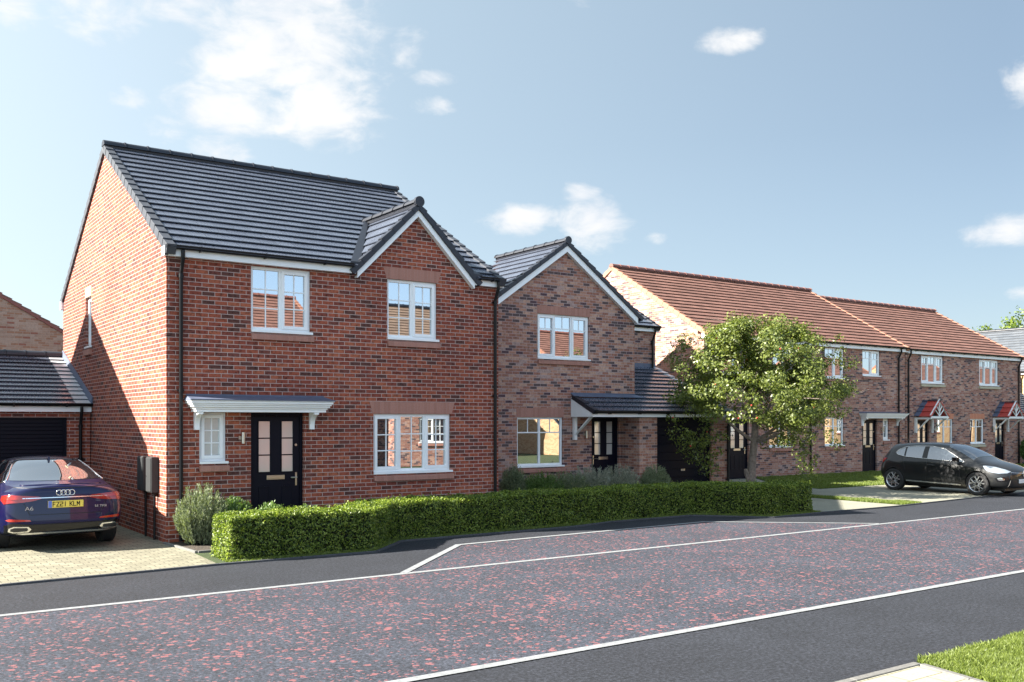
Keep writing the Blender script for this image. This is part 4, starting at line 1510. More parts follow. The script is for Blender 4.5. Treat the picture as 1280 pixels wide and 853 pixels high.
def make_wheel(root, x, y, r, w, sg, spokes=5, style='five', steer=0.0):
    """wheel with tyre, rim"""
    t = MB()
    prof = [(-0.5, 0.70), (-0.52, 0.80), (-0.5, 0.93), (-0.42, 0.985), (-0.3, 1.0), (0.3, 1.0), (0.42, 0.985), (0.5, 0.93), (0.52, 0.80), (0.5, 0.70), (0.44, 0.66), (-0.44, 0.66)]
    n = 48
    vs = []
    for k in range(n):
        a = 2 * math.pi * k / n
        for (px, pr) in prof:
            vs.append((x + px * w, y + math.cos(a) * pr * r, r + math.sin(a) * pr * r))
    m = len(prof)
    fs = [(k * m + j, k * m + (j + 1) % m, ((k + 1) % n) * m + (j + 1) % m, ((k + 1) % n) * m + j) for k in range(n) for j in range(m)]
    t.add(vs, fs)
    # tread blocks
    for k in range(0, 60):
        a = 2 * math.pi * k / 60
        for (xa, xb) in ((-0.42, -0.2), (0.2, 0.42)):
            p = []
            for (da, rr) in ((-0.03, 0.99), (0.03, 0.99), (0.03, 1.012), (-0.03, 1.012)):
                p.append((math.cos(a + da) * rr * r, math.sin(a + da) * rr * r))
            t.hexa([(x + xa * w, y + p[0][0], r + p[0][1]), (x + xb * w, y + p[0][0], r + p[0][1]), (x + xb * w, y + p[1][0], r + p[1][1]), (x + xa * w, y + p[1][0], r + p[1][1]),
                    (x + xa * w, y + p[3][0], r + p[3][1]), (x + xb * w, y + p[3][0], r + p[3][1]), (x + xb * w, y + p[2][0], r + p[2][1]), (x + xa * w, y + p[2][0], r + p[2][1])])
    wo = t.build('wheel', M['rubber'], root, smooth='auto')
    rim = MB()
    R0 = 0.70 * r
    xo = x + sg * w * 0.5
    # barrel and outer lip
    prof = [(0.0, 1.0), (-0.01, 0.95), (-0.05, 0.9), (-0.15, 0.86)]
    vs = []
    for k in range(n):
        a = 2 * math.pi * k / n
        for (px, pr) in prof:
            vs.append((xo + sg * px, y + math.cos(a) * pr * R0, r + math.sin(a) * pr * R0))
    m = len(prof)
    rim.add(vs, [(k * m + j, k * m + j + 1, ((k + 1) % n) * m + j + 1, ((k + 1) % n) * m + j) for k in range(n) for j in range(m - 1)])
    rim.build('rim', M['alloy'], wo, smooth=True, fixn=True)
    bk = MB()
    bk.tube([(xo - sg * 0.14, y, r), (xo - sg * 0.12, y, r)], R0 * 0.9, 32)
    bk.build('brake_disc', M['alloy_black'], wo, smooth='auto')
    sp = MB()

    def bar(a0, r0, a1, r1, wa, wb, xa, xb, dep=0.03):
        A = Vector((0, math.cos(a0) * r0, math.sin(a0) * r0)); B = Vector((0, math.cos(a1) * r1, math.sin(a1) * r1))
        dd = (B - A).normalized()
        nn = Vector((0, -dd.z, dd.y))
        c = Vector((0, y, r))
        q = []
        for xx0, xx1 in ((xa, xb), (xa - sg * dep, xb - sg * dep)):
            q += [c + A + nn * wa + Vector((xx0, 0, 0)), c + A - nn * wa + Vector((xx0, 0, 0)), c + B - nn * wb + Vector((xx1, 0, 0)), c + B + nn * wb + Vector((xx1, 0, 0))]
        sp.hexa([tuple(v) for v in q])
    for i in range(spokes):
        a = 2 * math.pi * i / spokes + 0.3
        if style == 'y':
            bar(a, 0.1 * R0, a, 0.5 * R0, 0.022, 0.018, xo - sg * 0.02, xo - sg * 0.018)
            bar(a - 0.02, 0.42 * R0, a - 0.3, 0.97 * R0, 0.018, 0.013, xo - sg * 0.0185, xo - sg * 0.008)
            bar(a + 0.02, 0.42 * R0, a + 0.3, 0.97 * R0, 0.018, 0.013, xo - sg * 0.0175, xo - sg * 0.008)
            bar(a + math.pi / spokes, 0.12 * R0, a + math.pi / spokes, 0.55 * R0, 0.012, 0.01, xo - sg * 0.026, xo - sg * 0.03)
        else:
            for da in (-0.09, 0.09):
                bar(a + da * 2.2, 0.14 * R0, a + da, 0.97 * R0, 0.018, 0.014, xo - sg * 0.025, xo - sg * 0.012)
    sp.build('spokes', M['alloy'], wo, bevel=0.002)
    h = MB()
    h.tube([(xo - sg * 0.05, y, r), (xo - sg * 0.008, y, r)], R0 * 0.17, 20)
    h.build('hub', M['alloy_black'], wo, smooth='auto')
    return wo


def text_mesh(name, txt, size, mat, parent, loc, rot, sx=1.0, thick=0.002, bold=0.0):
    cu = bpy.data.curves.new('txt', 'FONT')
    cu.body = txt
    cu.size = size
    cu.align_x = 'CENTER'
    cu.align_y = 'CENTER'
    cu.extrude = thick
    cu.offset = bold
    o = bpy.data.objects.new('tmp', cu)
    col.objects.link(o)
    bpy.context.view_layer.update()
    me = bpy.data.meshes.new_from_object(o.evaluated_get(bpy.context.evaluated_depsgraph_get()))
    bpy.data.objects.remove(o)
    me.transform(Matrix.Translation(Vector(loc)) @ rot @ Matrix.Diagonal((sx, 1, 1, 1)))
    me.materials.clear()
    return link_mesh(name, me, mat, parent)


# -------- dark blue saloon (rear towards the road). local: rear bumper y=0, front y=4.94
def pr(y, pts):
    return (y, pts)


A = []
zc = [0.27, 0.27, 0.34, 0.60, 0.87, 0.955, 1.01, 1.05, 1.06]
sc_ = [0.16, 0.12, 0.03, 0.05, 0.075, 0.09, 0.11, 0.15, 0.2]
x1 = [0, 0.66, 0.82, 0.875, 0.85, 0.77, 0.62, 0.36, 0]
for k in (0.0, 0.45, 0.86):
    A.append((0.0, [(x1[j] * k, zc[j], sc_[j] - (0.012 if 2 <= j <= 5 else 0) * (1 - k) + (0.025 * k * k)) for j in range(9)]))
A.append((0.10, [(x1[j] * 1.0, zc[j], sc_[j] + 0.02) for j in range(9)]))
A.append((0.40, [(0, .22, 0), (.76, .22, 0), (.90, .32, 0), (.93, .60, 0), (.905, .89, 0), (.82, .975, 0), (.67, 1.035, 0), (.4, 1.07, 0), (0, 1.085, 0)]))
A.append((0.72, [(0, .2, 0), (.8, .2, 0), (.92, .3, 0), (.94, .60, 0), (.92, .91, 0), (.83, .99, 0), (.72, 1.05, -.02), (.42, 1.10, -.05), (0, 1.115, -.06)]))
A.append((1.2, [(0, .18, 0), (.82, .19, 0), (.925, .3, 0), (.945, .60, 0), (.925, .93, 0), (.84, 1.01, 0), (.67, 1.22, 0), (.42, 1.285, -.03), (0, 1.305, -.04)]))
A.append((1.7, [(0, .18, 0), (.82, .19, 0), (.93, .3, 0), (.945, .60, 0), (.93, .93, 0), (.85, 1.01, 0), (.60, 1.375, 0), (.40, 1.425, 0), (0, 1.445, 0)]))
A.append((2.4, [(0, .18, 0), (.82, .19, 0), (.93, .3, 0), (.945, .60, 0), (.93, .93, 0), (.85, 1.01, 0), (.585, 1.405, 0), (.4, 1.45, 0), (0, 1.468, 0)]))
A.append((3.0, [(0, .18, 0), (.82, .19, 0), (.93, .3, 0), (.945, .60, 0), (.925, .91, 0), (.84, .985, 0), (.60, 1.37, 0), (.4, 1.42, 0), (0, 1.44, 0)]))
A.append((3.6, [(0, .18, 0), (.82, .19, 0), (.93, .3, 0), (.945, .58, 0), (.92, .88, 0), (.83, .96, 0), (.69, 1.12, 0), (.42, 1.19, 0), (0, 1.215, 0)]))
A.append((3.95, [(0, .18, 0), (.82, .19, 0), (.93, .3, 0), (.94, .58, 0), (.92, .86, 0), (.82, .92, 0), (.68, .96, 0), (.4, 1.0, 0), (0, 1.01, 0)]))
A.append((4.5, [(0, .2, 0), (.76, .2, 0), (.88, .3, 0), (.91, .55, 0), (.88, .77, 0), (.78, .83, 0), (.6, .87, 0), (.35, .905, 0), (0, .915, 0)]))
A.append((4.8, [(0, .22, 0), (.7, .22, 0), (.78, .32, 0), (.8, .5, 0), (.78, .67, 0), (.68, .72, 0), (.5, .75, 0), (.3, .78, 0), (0, .79, 0)]))
A.append((4.93, [(0, .26, 0), (.3, .26, 0), (.35, .34, 0), (.36, .5, 0), (.34, .62, 0), (.3, .66, 0), (.2, .68, 0), (.1, .7, 0), (0, .7, 0)]))
A.append((4.94, [(0, .28, 0), (0, .28, 0), (0, .34, 0), (0, .5, 0), (0, .6, 0), (0, .64, 0), (0, .66, 0), (0, .68, 0), (0, .69, 0)]))
rowsA = [[(x, y + dy, z) for (x, z, dy) in pts] for y, pts in A]

ax = (1.10, 4.02)
blue = Car('parked_car', 'dark blue saloon car parked nose-in on the driveway, seen from behind', M['blue_paint'], rowsA, ax, 1.63, 0.345, 0.245)
br_ = blue.root
for ya in ax:
    for sg in (-1, 1):
        make_wheel(br_, sg * 0.815, ya, 0.345, 0.245, sg)


def mirror_poly(p):
    return [(-a, b) for a, b in reversed(p)]


blue.decal('rear_window', [(-.70, 1.105), (.70, 1.105), (.665, 1.17), (.53, 1.398), (.40, 1.415), (-.40, 1.415), (-.53, 1.398), (-.665, 1.17)], '-y', M['car_glass'], 0.002, 0.004)
tlp_ = [(.36, .845), (.34, .865), (.40, .885), (.62, .905), (.80, .915), (.868, .895), (.885, .83), (.86, .775), (.80, .79), (.62, .80), (.48, .815)]
for P_ in (tlp_, mirror_poly(tlp_)):
    t_ = blue.decal('tail_light', P_, '-y', M['dark_red_lens'], 0.004, 0.01)
    sgn = 1 if P_ is tlp_ else -1
    up_ = [(sgn * a, b) for a, b in ((.55, .868), (.80, .89), (.855, .875), (.87, .84), (.80, .845), (.55, .845))]
    if sgn < 0:
        up_ = up_[::-1]
    blue.decal('light_bar', up_, '-y', M['red_lens'], 0.016, 0.006, parent=t_)
# lamp return on the side of the wing
for sx in ('+x', '-x'):
    blue.decal('tail_light', [(0.12, .80), (0.12, .90), (0.30, .895), (0.34, .86), (0.24, .82)], sx, M['red_lens'], 0.003, 0.006)
blue.decal('chrome_strip', [(-.62, .856), (.62, .856), (.62, .868), (-.62, .868)], '-y', M['chrome'], 0.014, 0.008)
blue.decal('lower_trim', [(-.84, .30), (-.74, .28), (.74, .28), (.84, .30), (.86, .44), (.78, .475), (.52, .455), (-.52, .455), (-.78, .475), (-.86, .44)], '-y', M['gloss_black'], 0.004, 0.006)
blue.decal('lower_trim', [(-.70, .30), (.70, .30), (.68, .325), (-.68, .325)], '-y', M['alloy'], 0.012, 0.008)
for sg in (1, -1):
    P_ = [(.50, .38), (.54, .42), (.74, .43), (.80, .40), (.80, .35), (.74, .335), (.54, .34)]
    t_ = blue.decal('exhaust_trim', P_ if sg > 0 else mirror_poly(P_), '-y', M['chrome'], 0.012, 0.02)
    P2 = [(.545, .38), (.56, .405), (.73, .413), (.775, .395), (.775, .36), (.73, .35), (.56, .355)]
    blue.decal('exhaust_opening', P2 if sg > 0 else mirror_poly(P2), '-y', plain('dark_grille', (0.02, 0.02, 0.022), 0.4), 0.030, 0.006, parent=t_)
    P3 = [(.50, .50), (.52, .525), (.80, .545), (.845, .525), (.80, .505)]
    blue.decal('reflector', P3 if sg > 0 else mirror_poly(P3), '-y', M['red_lens'], 0.003, 0.006)
# boot lid shut lines, spoiler lip
blue.line('panel_gap', [(-.66, 1.0), (-.645, .93)], '-y', 0.004, M['plastic'])
blue.line('panel_gap', [(-.60, .78), (-.52, .60), (.52, .60), (.60, .78)], '-y', 0.005, M['plastic'])
blue.line('panel_gap', [(-.70, 1.02), (-.3, 1.01), (.3, 1.01), (.70, 1.02)], '-y', 0.007, M['plastic'])
blue.line('boot_lip', [(-.60, 1.045), (-.3, 1.055), (.3, 1.055), (.60, 1.045)], '-y', 0.014, M['blue_paint'])
# number plate
loc = blue.bvh.ray_cast(Vector((0, -6, .755)), Vector((0, 1, 0)))[0]
yp = loc.y - 0.018
pb = MB()
pb.box(-.26, .26, yp, yp + 0.03, .70, .81)
plate = pb.build('number_plate', M['plate'], blue.body, bevel=0.003)
pb = MB()
pb.box(-.258, -.205, yp - 0.002, yp, .702, .808)
pb.build('plate_band', M['plate_blue'], plate)
RX = Matrix.Rotation(math.pi / 2, 4, 'X')
GL = {'F': [((0, 0), (0, 1)), ((0, 1), (1, 1)), ((0, .54), (.8, .54))], 'Z': [((0, 1), (1, 1)), ((1, 1), (0, 0)), ((0, 0), (1, 0))],
      '2': [((0, 1), (1, 1)), ((1, 1), (1, .54)), ((1, .54), (0, .46)), ((0, .46), (0, 0)), ((0, 0), (1, 0))], '1': [((.5, 0), (.5, 1))],
      'K': [((0, 0), (0, 1)), ((0, .42), (1, 1)), ((.3, .56), (1, 0))], 'L': [((0, 1), (0, 0)), ((0, 0), (1, 0))],
      'M': [((0, 0), (0, 1)), ((0, 1), (.5, .4)), ((.5, .4), (1, 1)), ((1, 1), (1, 0))]}
pt = MB()
cx_ = -0.19
for ch in 'FZ21 KLM':
    if ch == ' ':
        cx_ += 0.034
        continue
    for (p, q) in GL[ch]:
        A_ = Vector((cx_ + p[0] * .036, 0, .722 + p[1] * .066)); B_ = Vector((cx_ + q[0] * .036, 0, .722 + q[1] * .066))
        d_ = (B_ - A_).normalized()
        n_ = Vector((-d_.z, 0, d_.x)) * 0.0055
        A_ -= d_ * 0.0055; B_ += d_ * 0.0055
        q8 = []
        for yy in (yp - 0.0025, yp + 0.001):
            q8 += [tuple(v + Vector((0, yy, 0))) for v in (A_ - n_, B_ - n_, B_ + n_, A_ + n_)]
        pt.hexa(q8)
    cx_ += 0.0535
pt.build('plate_text', M['black'], plate)
# rings emblem
em = MB()
loc = blue.bvh.ray_cast(Vector((0, -6, .93)), Vector((0, 1, 0)))[0]
for i in range(4):
    cx = (i - 1.5) * 0.062
    pts = [(cx + math.cos(t) * 0.042, loc.y - 0.012, .935 + math.sin(t) * 0.042) for t in [2 * math.pi * k / 24 for k in range(25)]]
    em.tube(pts, 0.0062, 6, caps=False)
em.build('ring_emblem', M['chrome'], blue.body, smooth=True)
loc = blue.bvh.ray_cast(Vector((-.52, -6, .70)), Vector((0, 1, 0)))[0]
text_mesh('badge', 'A6', 0.085, M['chrome'], blue.body, (-.53, loc.y - 0.02, .70), RX, 1.25, 0.006, 0.001)
loc = blue.bvh.ray_cast(Vector((.5, -6, .68)), Vector((0, 1, 0)))[0]
text_mesh('badge', '55 TFSI', 0.05, M['chrome'], blue.body, (.52, loc.y - 0.016, .70), RX, 1.2, 0.006, 0.0005)
# side windows, trim, roof antenna
dlo = [(.98, 1.10), (1.22, 1.20), (1.62, 1.335), (2.0, 1.375), (2.5, 1.385), (3.0, 1.33), (3.3, 1.2), (3.58, 1.02), (2.9, 1.01), (1.6, 1.035), (1.1, 1.05)]
for sx in ('+x', '-x'):
    w_ = blue.decal('side_window', dlo if sx == '+x' else dlo[::-1], sx, M['car_glass'], 0.002, 0.004)
    blue.line('window_trim', dlo, sx, 0.012, M['chrome'], 0.008, parent=w_, closed=True)
    blue.line('window_pillar', [(2.42, 1.375), (2.42, 1.02)], sx, 0.03, M['gloss_black'], -0.008, parent=w_)
    blue.line('window_pillar', [(1.55, 1.31), (1.40, 1.05)], sx, 0.016, M['gloss_black'], 0.0, parent=w_)
    blue.line('panel_gap', [(2.42, 1.0), (2.44, .6), (2.44, .3)], sx, 0.004, M['plastic'])
    blue.line('panel_gap', [(1.36, 1.0), (1.52, .75), (1.62, .35)], sx, 0.004, M['plastic'])
an = MB()
z_ = blue.bvh.ray_cast(Vector((0, 1.62, 3)), Vector((0, 0, -1)))[0].z
an.prism_x([(1.55, z_ - 0.02), (1.74, z_ - 0.01), (1.74, z_ + 0.005), (1.60, z_ + 0.055), (1.565, z_ + 0.055)], -0.014, 0.014)
an.build('roof_antenna', M['blue_paint'], blue.body, bevel=0.004)
for sg in (-1, 1):
    mm = MB()
    mm.tube([(sg * .86, 3.36, 1.03), (sg * 1.0, 3.36, 1.06)], 0.02, 8)
    mm.hexa([(sg * .93, 3.29, .99), (sg * 1.09, 3.31, 1.0), (sg * 1.07, 3.44, 1.01), (sg * .93, 3.46, 1.0), (sg * .93, 3.29, 1.12), (sg * 1.08, 3.31, 1.12), (sg * 1.06, 3.44, 1.1), (sg * .93, 3.46, 1.1)])
    mm.build('wing_mirror', M['blue_paint'], blue.body, bevel=0.02, smooth='auto')
ex = MB()
ex.box(-.6, .6, 1.3, 4.6, .18, .24)
ex.build('underside', M['plastic'], blue.body)
br_.location = (2.955, 16.56, 0.012)

# -------- dark grey hatchback, nose towards the road
B = []
zc = [0.28, 0.28, 0.36, 0.60, 0.86, 0.99, 1.30, 1.375, 1.395]
sc_ = [0.14, 0.10, 0.02, 0.0, 0.045, 0.10, 0.27, 0.30, 0.30]
x1 = [0, .60, .76, .815, .79, .72, .56, .36, 0]
for k in (0.0, 0.5, 0.87):
    B.append((0.0, [(x1[j] * k, zc[j], sc_[j] + 0.03 * k * k) for j in range(9)]))
B.append((0.10, [(x1[j], zc[j] + (0.01 if j > 5 else 0), sc_[j] + 0.03) for j in range(9)]))
B.append((0.45, [(0, .22, 0), (.70, .22, 0), (.85, .31, 0), (.885, .60, 0), (.865, .86, 0), (.775, .985, 0), (.60, 1.33, .14), (.38, 1.40, .12), (0, 1.42, .1)]))
B.append((0.9, [(0, .19, 0), (.74, .19, 0), (.87, .29, 0), (.895, .58, 0), (.865, .86, 0), (.78, .965, 0), (.60, 1.365, 0), (.38, 1.43, 0), (0, 1.445, 0)]))
B.append((1.6, [(0, .19, 0), (.74, .19, 0), (.855, .29, 0), (.875, .56, 0), (.86, .84, 0), (.785, .95, 0), (.595, 1.38, 0), (.38, 1.44, 0), (0, 1.455, 0)]))
B.append((2.2, [(0, .19, 0), (.74, .19, 0), (.855, .29, 0), (.875, .56, 0), (.86, .82, 0), (.785, .925, 0), (.60, 1.335, 0), (.4, 1.405, 0), (0, 1.42, 0)]))
B.append((2.72, [(0, .19, 0), (.74, .19, 0), (.86, .29, 0), (.88, .56, 0), (.865, .80, 0), (.785, .90, 0), (.66, 1.12, 0), (.44, 1.20, 0), (0, 1.23, 0)]))
B.append((3.08, [(0, .19, 0), (.74, .19, 0), (.875, .29, 0), (.895, .56, 0), (.87, .79, 0), (.77, .875, 0), (.65, .945, 0), (.4, .985, 0), (0, .995, 0)]))
B.append((3.55, [(0, .2, 0), (.72, .2, 0), (.86, .29, 0), (.885, .52, 0), (.855, .725, 0), (.74, .80, 0), (.58, .86, 0), (.35, .90, 0), (0, .915, 0)]))
B.append((3.86, [(0, .2, 0), (.64, .2, 0), (.74, .29, 0), (.775, .46, 0), (.74, .63, 0), (.62, .70, 0), (.48, .755, 0), (.3, .79, 0), (0, .80, 0)]))
B.append((4.0, [(0, .24, 0), (.42, .24, 0), (.5, .32, 0), (.54, .45, 0), (.5, .58, 0), (.42, .64, 0), (.3, .68, 0), (.2, .7, 0), (0, .71, 0)]))
B.append((4.04, [(0, .28, 0), (0, .28, 0), (0, .34, 0), (0, .45, 0), (0, .55, 0), (0, .6, 0), (0, .64, 0), (0, .66, 0), (0, .67, 0)]))
rowsB = [[(x, y + dy, z) for (x, z, dy) in pts] for y, pts in B]
ax = (0.60, 3.18)
grey = Car('parked_car', 'dark grey hatchback parked side-on on the pale driveway before the terracotta roofed houses', M['grey_paint'], rowsB, ax, 1.55, 0.325, 0.205)
gr_ = grey.root
for ya in ax:
    for sg in (-1, 1):
        make_wheel(gr_, sg * 0.785, ya, 0.325, 0.205, sg, 5, 'y')
dlo = [(.58, 1.13), (.66, 1.22), (.84, 1.30), (1.2, 1.335), (1.7, 1.335), (2.1, 1.27), (2.43, 1.10), (2.78, .915), (2.45, .935), (1.9, .96), (1.44, .985), (.92, 1.02), (.68, 1.07)]
for sx in ('+x', '-x'):
    P_ = dlo if sx == '+x' else dlo[::-1]
    w_ = grey.decal('side_window', P_, sx, M['car_glass_pale'], 0.002, 0.004)
    grey.line('window_trim', dlo, sx, 0.011, M['alloy'], 0.008, parent=w_, closed=True)
    grey.decal('window_pillar', [(1.47, 1.335), (1.61, 1.335), (1.63, .985), (1.47, .985)], sx, M['gloss_black'], 0.007, 0.004, parent=w_)
    grey.decal('window_pillar', [(2.46, 1.10), (2.52, 1.06), (2.52, .93), (2.46, .935)], sx, M['gloss_black'], 0.007, 0.004, parent=w_)
    grey.decal('window_pillar', [(.86, 1.30), (.91, 1.31), (.93, 1.02), (.88, 1.025)], sx, M['gloss_black'], 0.007, 0.004, parent=w_)
    # head restraints seen against the glass
    grey.line('panel_gap', [(1.64, .98), (1.66, .6), (1.62, .30)], sx, 0.005, M['plastic'])
    grey.line('panel_gap', [(2.66, .90), (2.68, .6), (2.64, .28)], sx, 0.005, M['plastic'])
    grey.line('panel_gap', [(.80, 1.02), (.92, .85), (.98, .66)], sx, 0.005, M['plastic'])
    grey.line('panel_gap', [(.98, .30), (1.62, .30), (2.64, .28)], sx, 0.005, M['plastic'])
    grey.decal('sill_trim', [(1.0, .335), (1.0, .30), (2.68, .255), (2.68, .285)], sx, M['alloy'], 0.006, 0.008)
    grey.decal('door_skirt', [(.98, .285), (.98, .2), (2.72, .2), (2.72, .25)], sx, M['plastic'], 0.003, 0.006)
    h = grey.line('door_handle', [(1.70, .80), (1.92, .79)], sx, 0.017, M['grey_paint'], 0.022)
    grey.decal('handle_recess', [(1.74, .825), (1.74, .77), (1.88, .765), (1.88, .82)], sx, M['plastic'], 0.001, 0.003, parent=h)
    grey.decal('headlight', [(3.30, .825), (3.42, .83), (3.60, .80), (3.82, .735), (3.93, .68), (3.90, .64), (3.74, .63), (3.58, .655), (3.44, .70)], sx, M['clear_lens'], 0.003, 0.008)
    grey.decal('tail_light', [(.02, .85), (.06, .965), (.32, .955), (.28, .90), (.20, .83)], sx, M['red_lens'], 0.004, 0.01)
    f_ = grey.decal('fog_light_recess', [(3.66, .50), (3.80, .555), (3.95, .50), (3.92, .42), (3.72, .405)], sx, M['gloss_black'], 0.002, 0.004)
    grey.decal('fog_light', [(3.72, .50), (3.80, .52), (3.88, .485), (3.87, .44), (3.76, .435)], sx, M['chrome'], 0.008, 0.006, parent=f_)
for sg in (-1, 1):
    mm = MB()
    mm.tube([(sg * .80, 2.62, .93), (sg * .93, 2.6, .96)], 0.02, 8)
    mm.hexa([(sg * .88, 2.52, .93), (sg * 1.03, 2.53, .935), (sg * 1.01, 2.66, .95), (sg * .88, 2.68, .94), (sg * .88, 2.52, 1.05), (sg * 1.02, 2.53, 1.05), (sg * 1.0, 2.66, 1.04), (sg * .88, 2.68, 1.04)])
    mm.build('wing_mirror', M['gloss_black'], grey.body, bevel=0.022, smooth='auto')
grey.decal('windscreen', [(-.66, 2.98), (.66, 2.98), (.60, 2.62), (.53, 2.2), (.4, 2.12), (-.4, 2.12), (-.53, 2.2), (-.60, 2.62)], '+z', M['car_glass_pale'], 0.002, 0.004)
grey.decal('rear_window', [(-.56, 1.04), (.56, 1.04), (.48, 1.30), (-.48, 1.30)], '-y', M['car_glass'], 0.002, 0.004)
# nose: grille, diamond emblem, plate
grey.decal('grille', [(-.50, .66), (.50, .66), (.46, .56), (-.46, .56)], '+y', M['gloss_black'], 0.002, 0.006)
grey.decal('lower_grille', [(-.56, .44), (.56, .44), (.60, .27), (-.60, .27)], '+y', M['plastic'], 0.002, 0.006)
grey.line('grille_bar', [(-.50, .655), (-.1, .63), (.1, .63), (.50, .655)], '+y', 0.009, M['chrome'], 0.006)
loc = grey.bvh.ray_cast(Vector((0, 8, .62)), Vector((0, -1, 0)))[0]
yn = loc.y + 0.012
em = MB()
for (a, b) in (((0, .70), (.055, .615)), ((.055, .615), (0, .53)), ((0, .53), (-.055, .615)), ((-.055, .615), (0, .70))):
    em.tube([(a[0], yn, a[1]), (b[0], yn, b[1])], 0.012, 6)
em.build('diamond_emblem', M['chrome'], grey.body, smooth='auto')
loc = grey.bvh.ray_cast(Vector((0, 8, .40)), Vector((0, -1, 0)))[0]
pb = MB()
pb.box(-.26, .26, loc.y + 0.004, loc.y + 0.03, .36, .47)
pb.build('number_plate', M['plate_w'], grey.body, bevel=0.003)
an = MB()
z_ = grey.bvh.ray_cast(Vector((0, .62, 3)), Vector((0, 0, -1)))[0].z
an.tube([(0, .66, z_ - 0.01), (0, .60, z_ + 0.05), (0, .38, z_ + 0.17)], [0.014, 0.006, 0.003], 6)
an.build('roof_antenna', M['plastic'], grey.body)
ex = MB()
ex.box(-.55, .55, .25, 3.8, .14, .22)
ex.build('underside', M['plastic'], grey.body)
gr_.rotation_euler = (0, 0, math.pi)
gr_.location = (26.83, 17.55, 0.012)


# ================================================================= plants
def np_mesh(name, verts, nper, mat, parent=None, loc=None, tri=False, smooth=False):
    """verts (N*nper,3) -> N faces with nper corners"""
    n = len(verts) // nper
    me = bpy.data.meshes.new(name)
    me.vertices.add(len(verts))
    me.vertices.foreach_set('co', np.ascontiguousarray(verts, dtype=np.float32).ravel())
    me.loops.add(n * nper)
    me.loops.foreach_set('vertex_index', np.arange(n * nper, dtype=np.int32))
    me.polygons.add(n)
    me.polygons.foreach_set('loop_start', np.arange(0, n * nper, nper, dtype=np.int32))
    me.update(calc_edges=True)
    me.validate()
    return link_mesh(name, me, mat, parent, loc)


def leaves(pos, nrm, L, W, spread=0.6, curl=0.25, up=0.0):
    """diamond leaves at pos; nrm = preferred facing direction; returns (N*4,3)"""
    n = len(pos)
    nn = nrm + rng.normal(0, spread, (n, 3))
    nn /= np.linalg.norm(nn, axis=1, keepdims=True) + 1e-9
    t = rng.normal(0, 1, (n, 3))
    t[:, 2] += up
    t -= nn * np.sum(t * nn, axis=1, keepdims=True)
    t /= np.linalg.norm(t, axis=1, keepdims=True) + 1e-9
    b = np.cross(nn, t)
    l = (L * rng.uniform(0.6, 1.25, (n, 1)))
    w = (W * rng.uniform(0.7, 1.2, (n, 1)))
    v = np.empty((n, 4, 3))
    v[:, 0] = pos - t * l * 0.5
    v[:, 1] = pos + b * w * 0.5 + nn * l * curl * 0.3
    v[:, 2] = pos + t * l * 0.5
    v[:, 3] = pos - b * w * 0.5 + nn * l * curl * 0.3
    return v.reshape(-1, 3)


LEAF_H = leaf_mat('hedge_leaf', (0.012, 0.028, 0.004), (0.12, 0.17, 0.025), 0.32, 0.42, [(0.08, (0.012, 0.028, 0.004)), (0.42, (0.075, 0.12, 0.016)), (0.75, (0.24, 0.3, 0.055))], spec=0.35)
LEAF_T = leaf_mat('tree_leaf', (0.02, 0.042, 0.01), (0.2, 0.235, 0.06), 0.34, 0.42, spec=0.45)
LEAF_R = leaf_mat('rosemary_leaf', (0.05, 0.07, 0.035), (0.27, 0.31, 0.18), 0.2, 0.55)
LEAF_G = leaf_mat('green_shrub_leaf', (0.035, 0.07, 0.018), (0.17, 0.26, 0.075), 0.3, 0.45)
LEAF_L = leaf_mat('lavender_leaf', (0.08, 0.1, 0.065), (0.42, 0.42, 0.36), 0.2, 0.6)
GRASS = leaf_mat('grass_blade', (0.05, 0.08, 0.013), (0.2, 0.25, 0.055), 0.35, 0.5)
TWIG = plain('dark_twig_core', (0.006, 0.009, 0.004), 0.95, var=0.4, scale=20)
BARK = plain('grey_brown_bark', (0.2, 0.16, 0.14), 0.9, var=0.35, scale=12, bump=0.02, bscale=30)

# hedge following the pavement edge
HF = [(4.72, 13.95), (7.02, 13.86), (7.85, 14.78), (12.9, 15.08), (15.65, 15.12), (16.55, 13.92), (18.25, 13.98)]
HB = [(18.3, 14.78), (17.0, 14.8), (16.15, 15.85), (12.8, 15.85), (7.5, 15.55), (6.65, 14.68), (4.70, 14.7)]
HT = 0.66
hedge_pts, hedge_nrm = [], []


def seg_side(a, b, dens, h):
    a = np.array(a); b = np.array(b)
    L = np.linalg.norm(b - a)
    n = int(L * h * dens)
    u = rng.random(n); z = rng.random(n)
    d = (b - a) / L
    nr = np.array([d[1], -d[0]])
    p = a + np.outer(u, b - a)
    zz = 0.02 + z * (h - 0.02)
    rnd = np.maximum(0, (zz - (h - 0.12)) / 0.12)
    ins = rng.exponential(0.035, n) - 0.02 + rnd ** 2 * 0.06
    wob = 0.02 * np.sin(p[:, 0] * 5.1 + zz * 7) + 0.015 * np.sin(p[:, 0] * 11.3 + 2)
    p = p - np.outer(ins + wob, nr)
    hedge_pts.append(np.column_stack([p, zz]))
    hedge_nrm.append(np.column_stack([np.tile(nr, (n, 1)), np.full(n, 0.35)]))


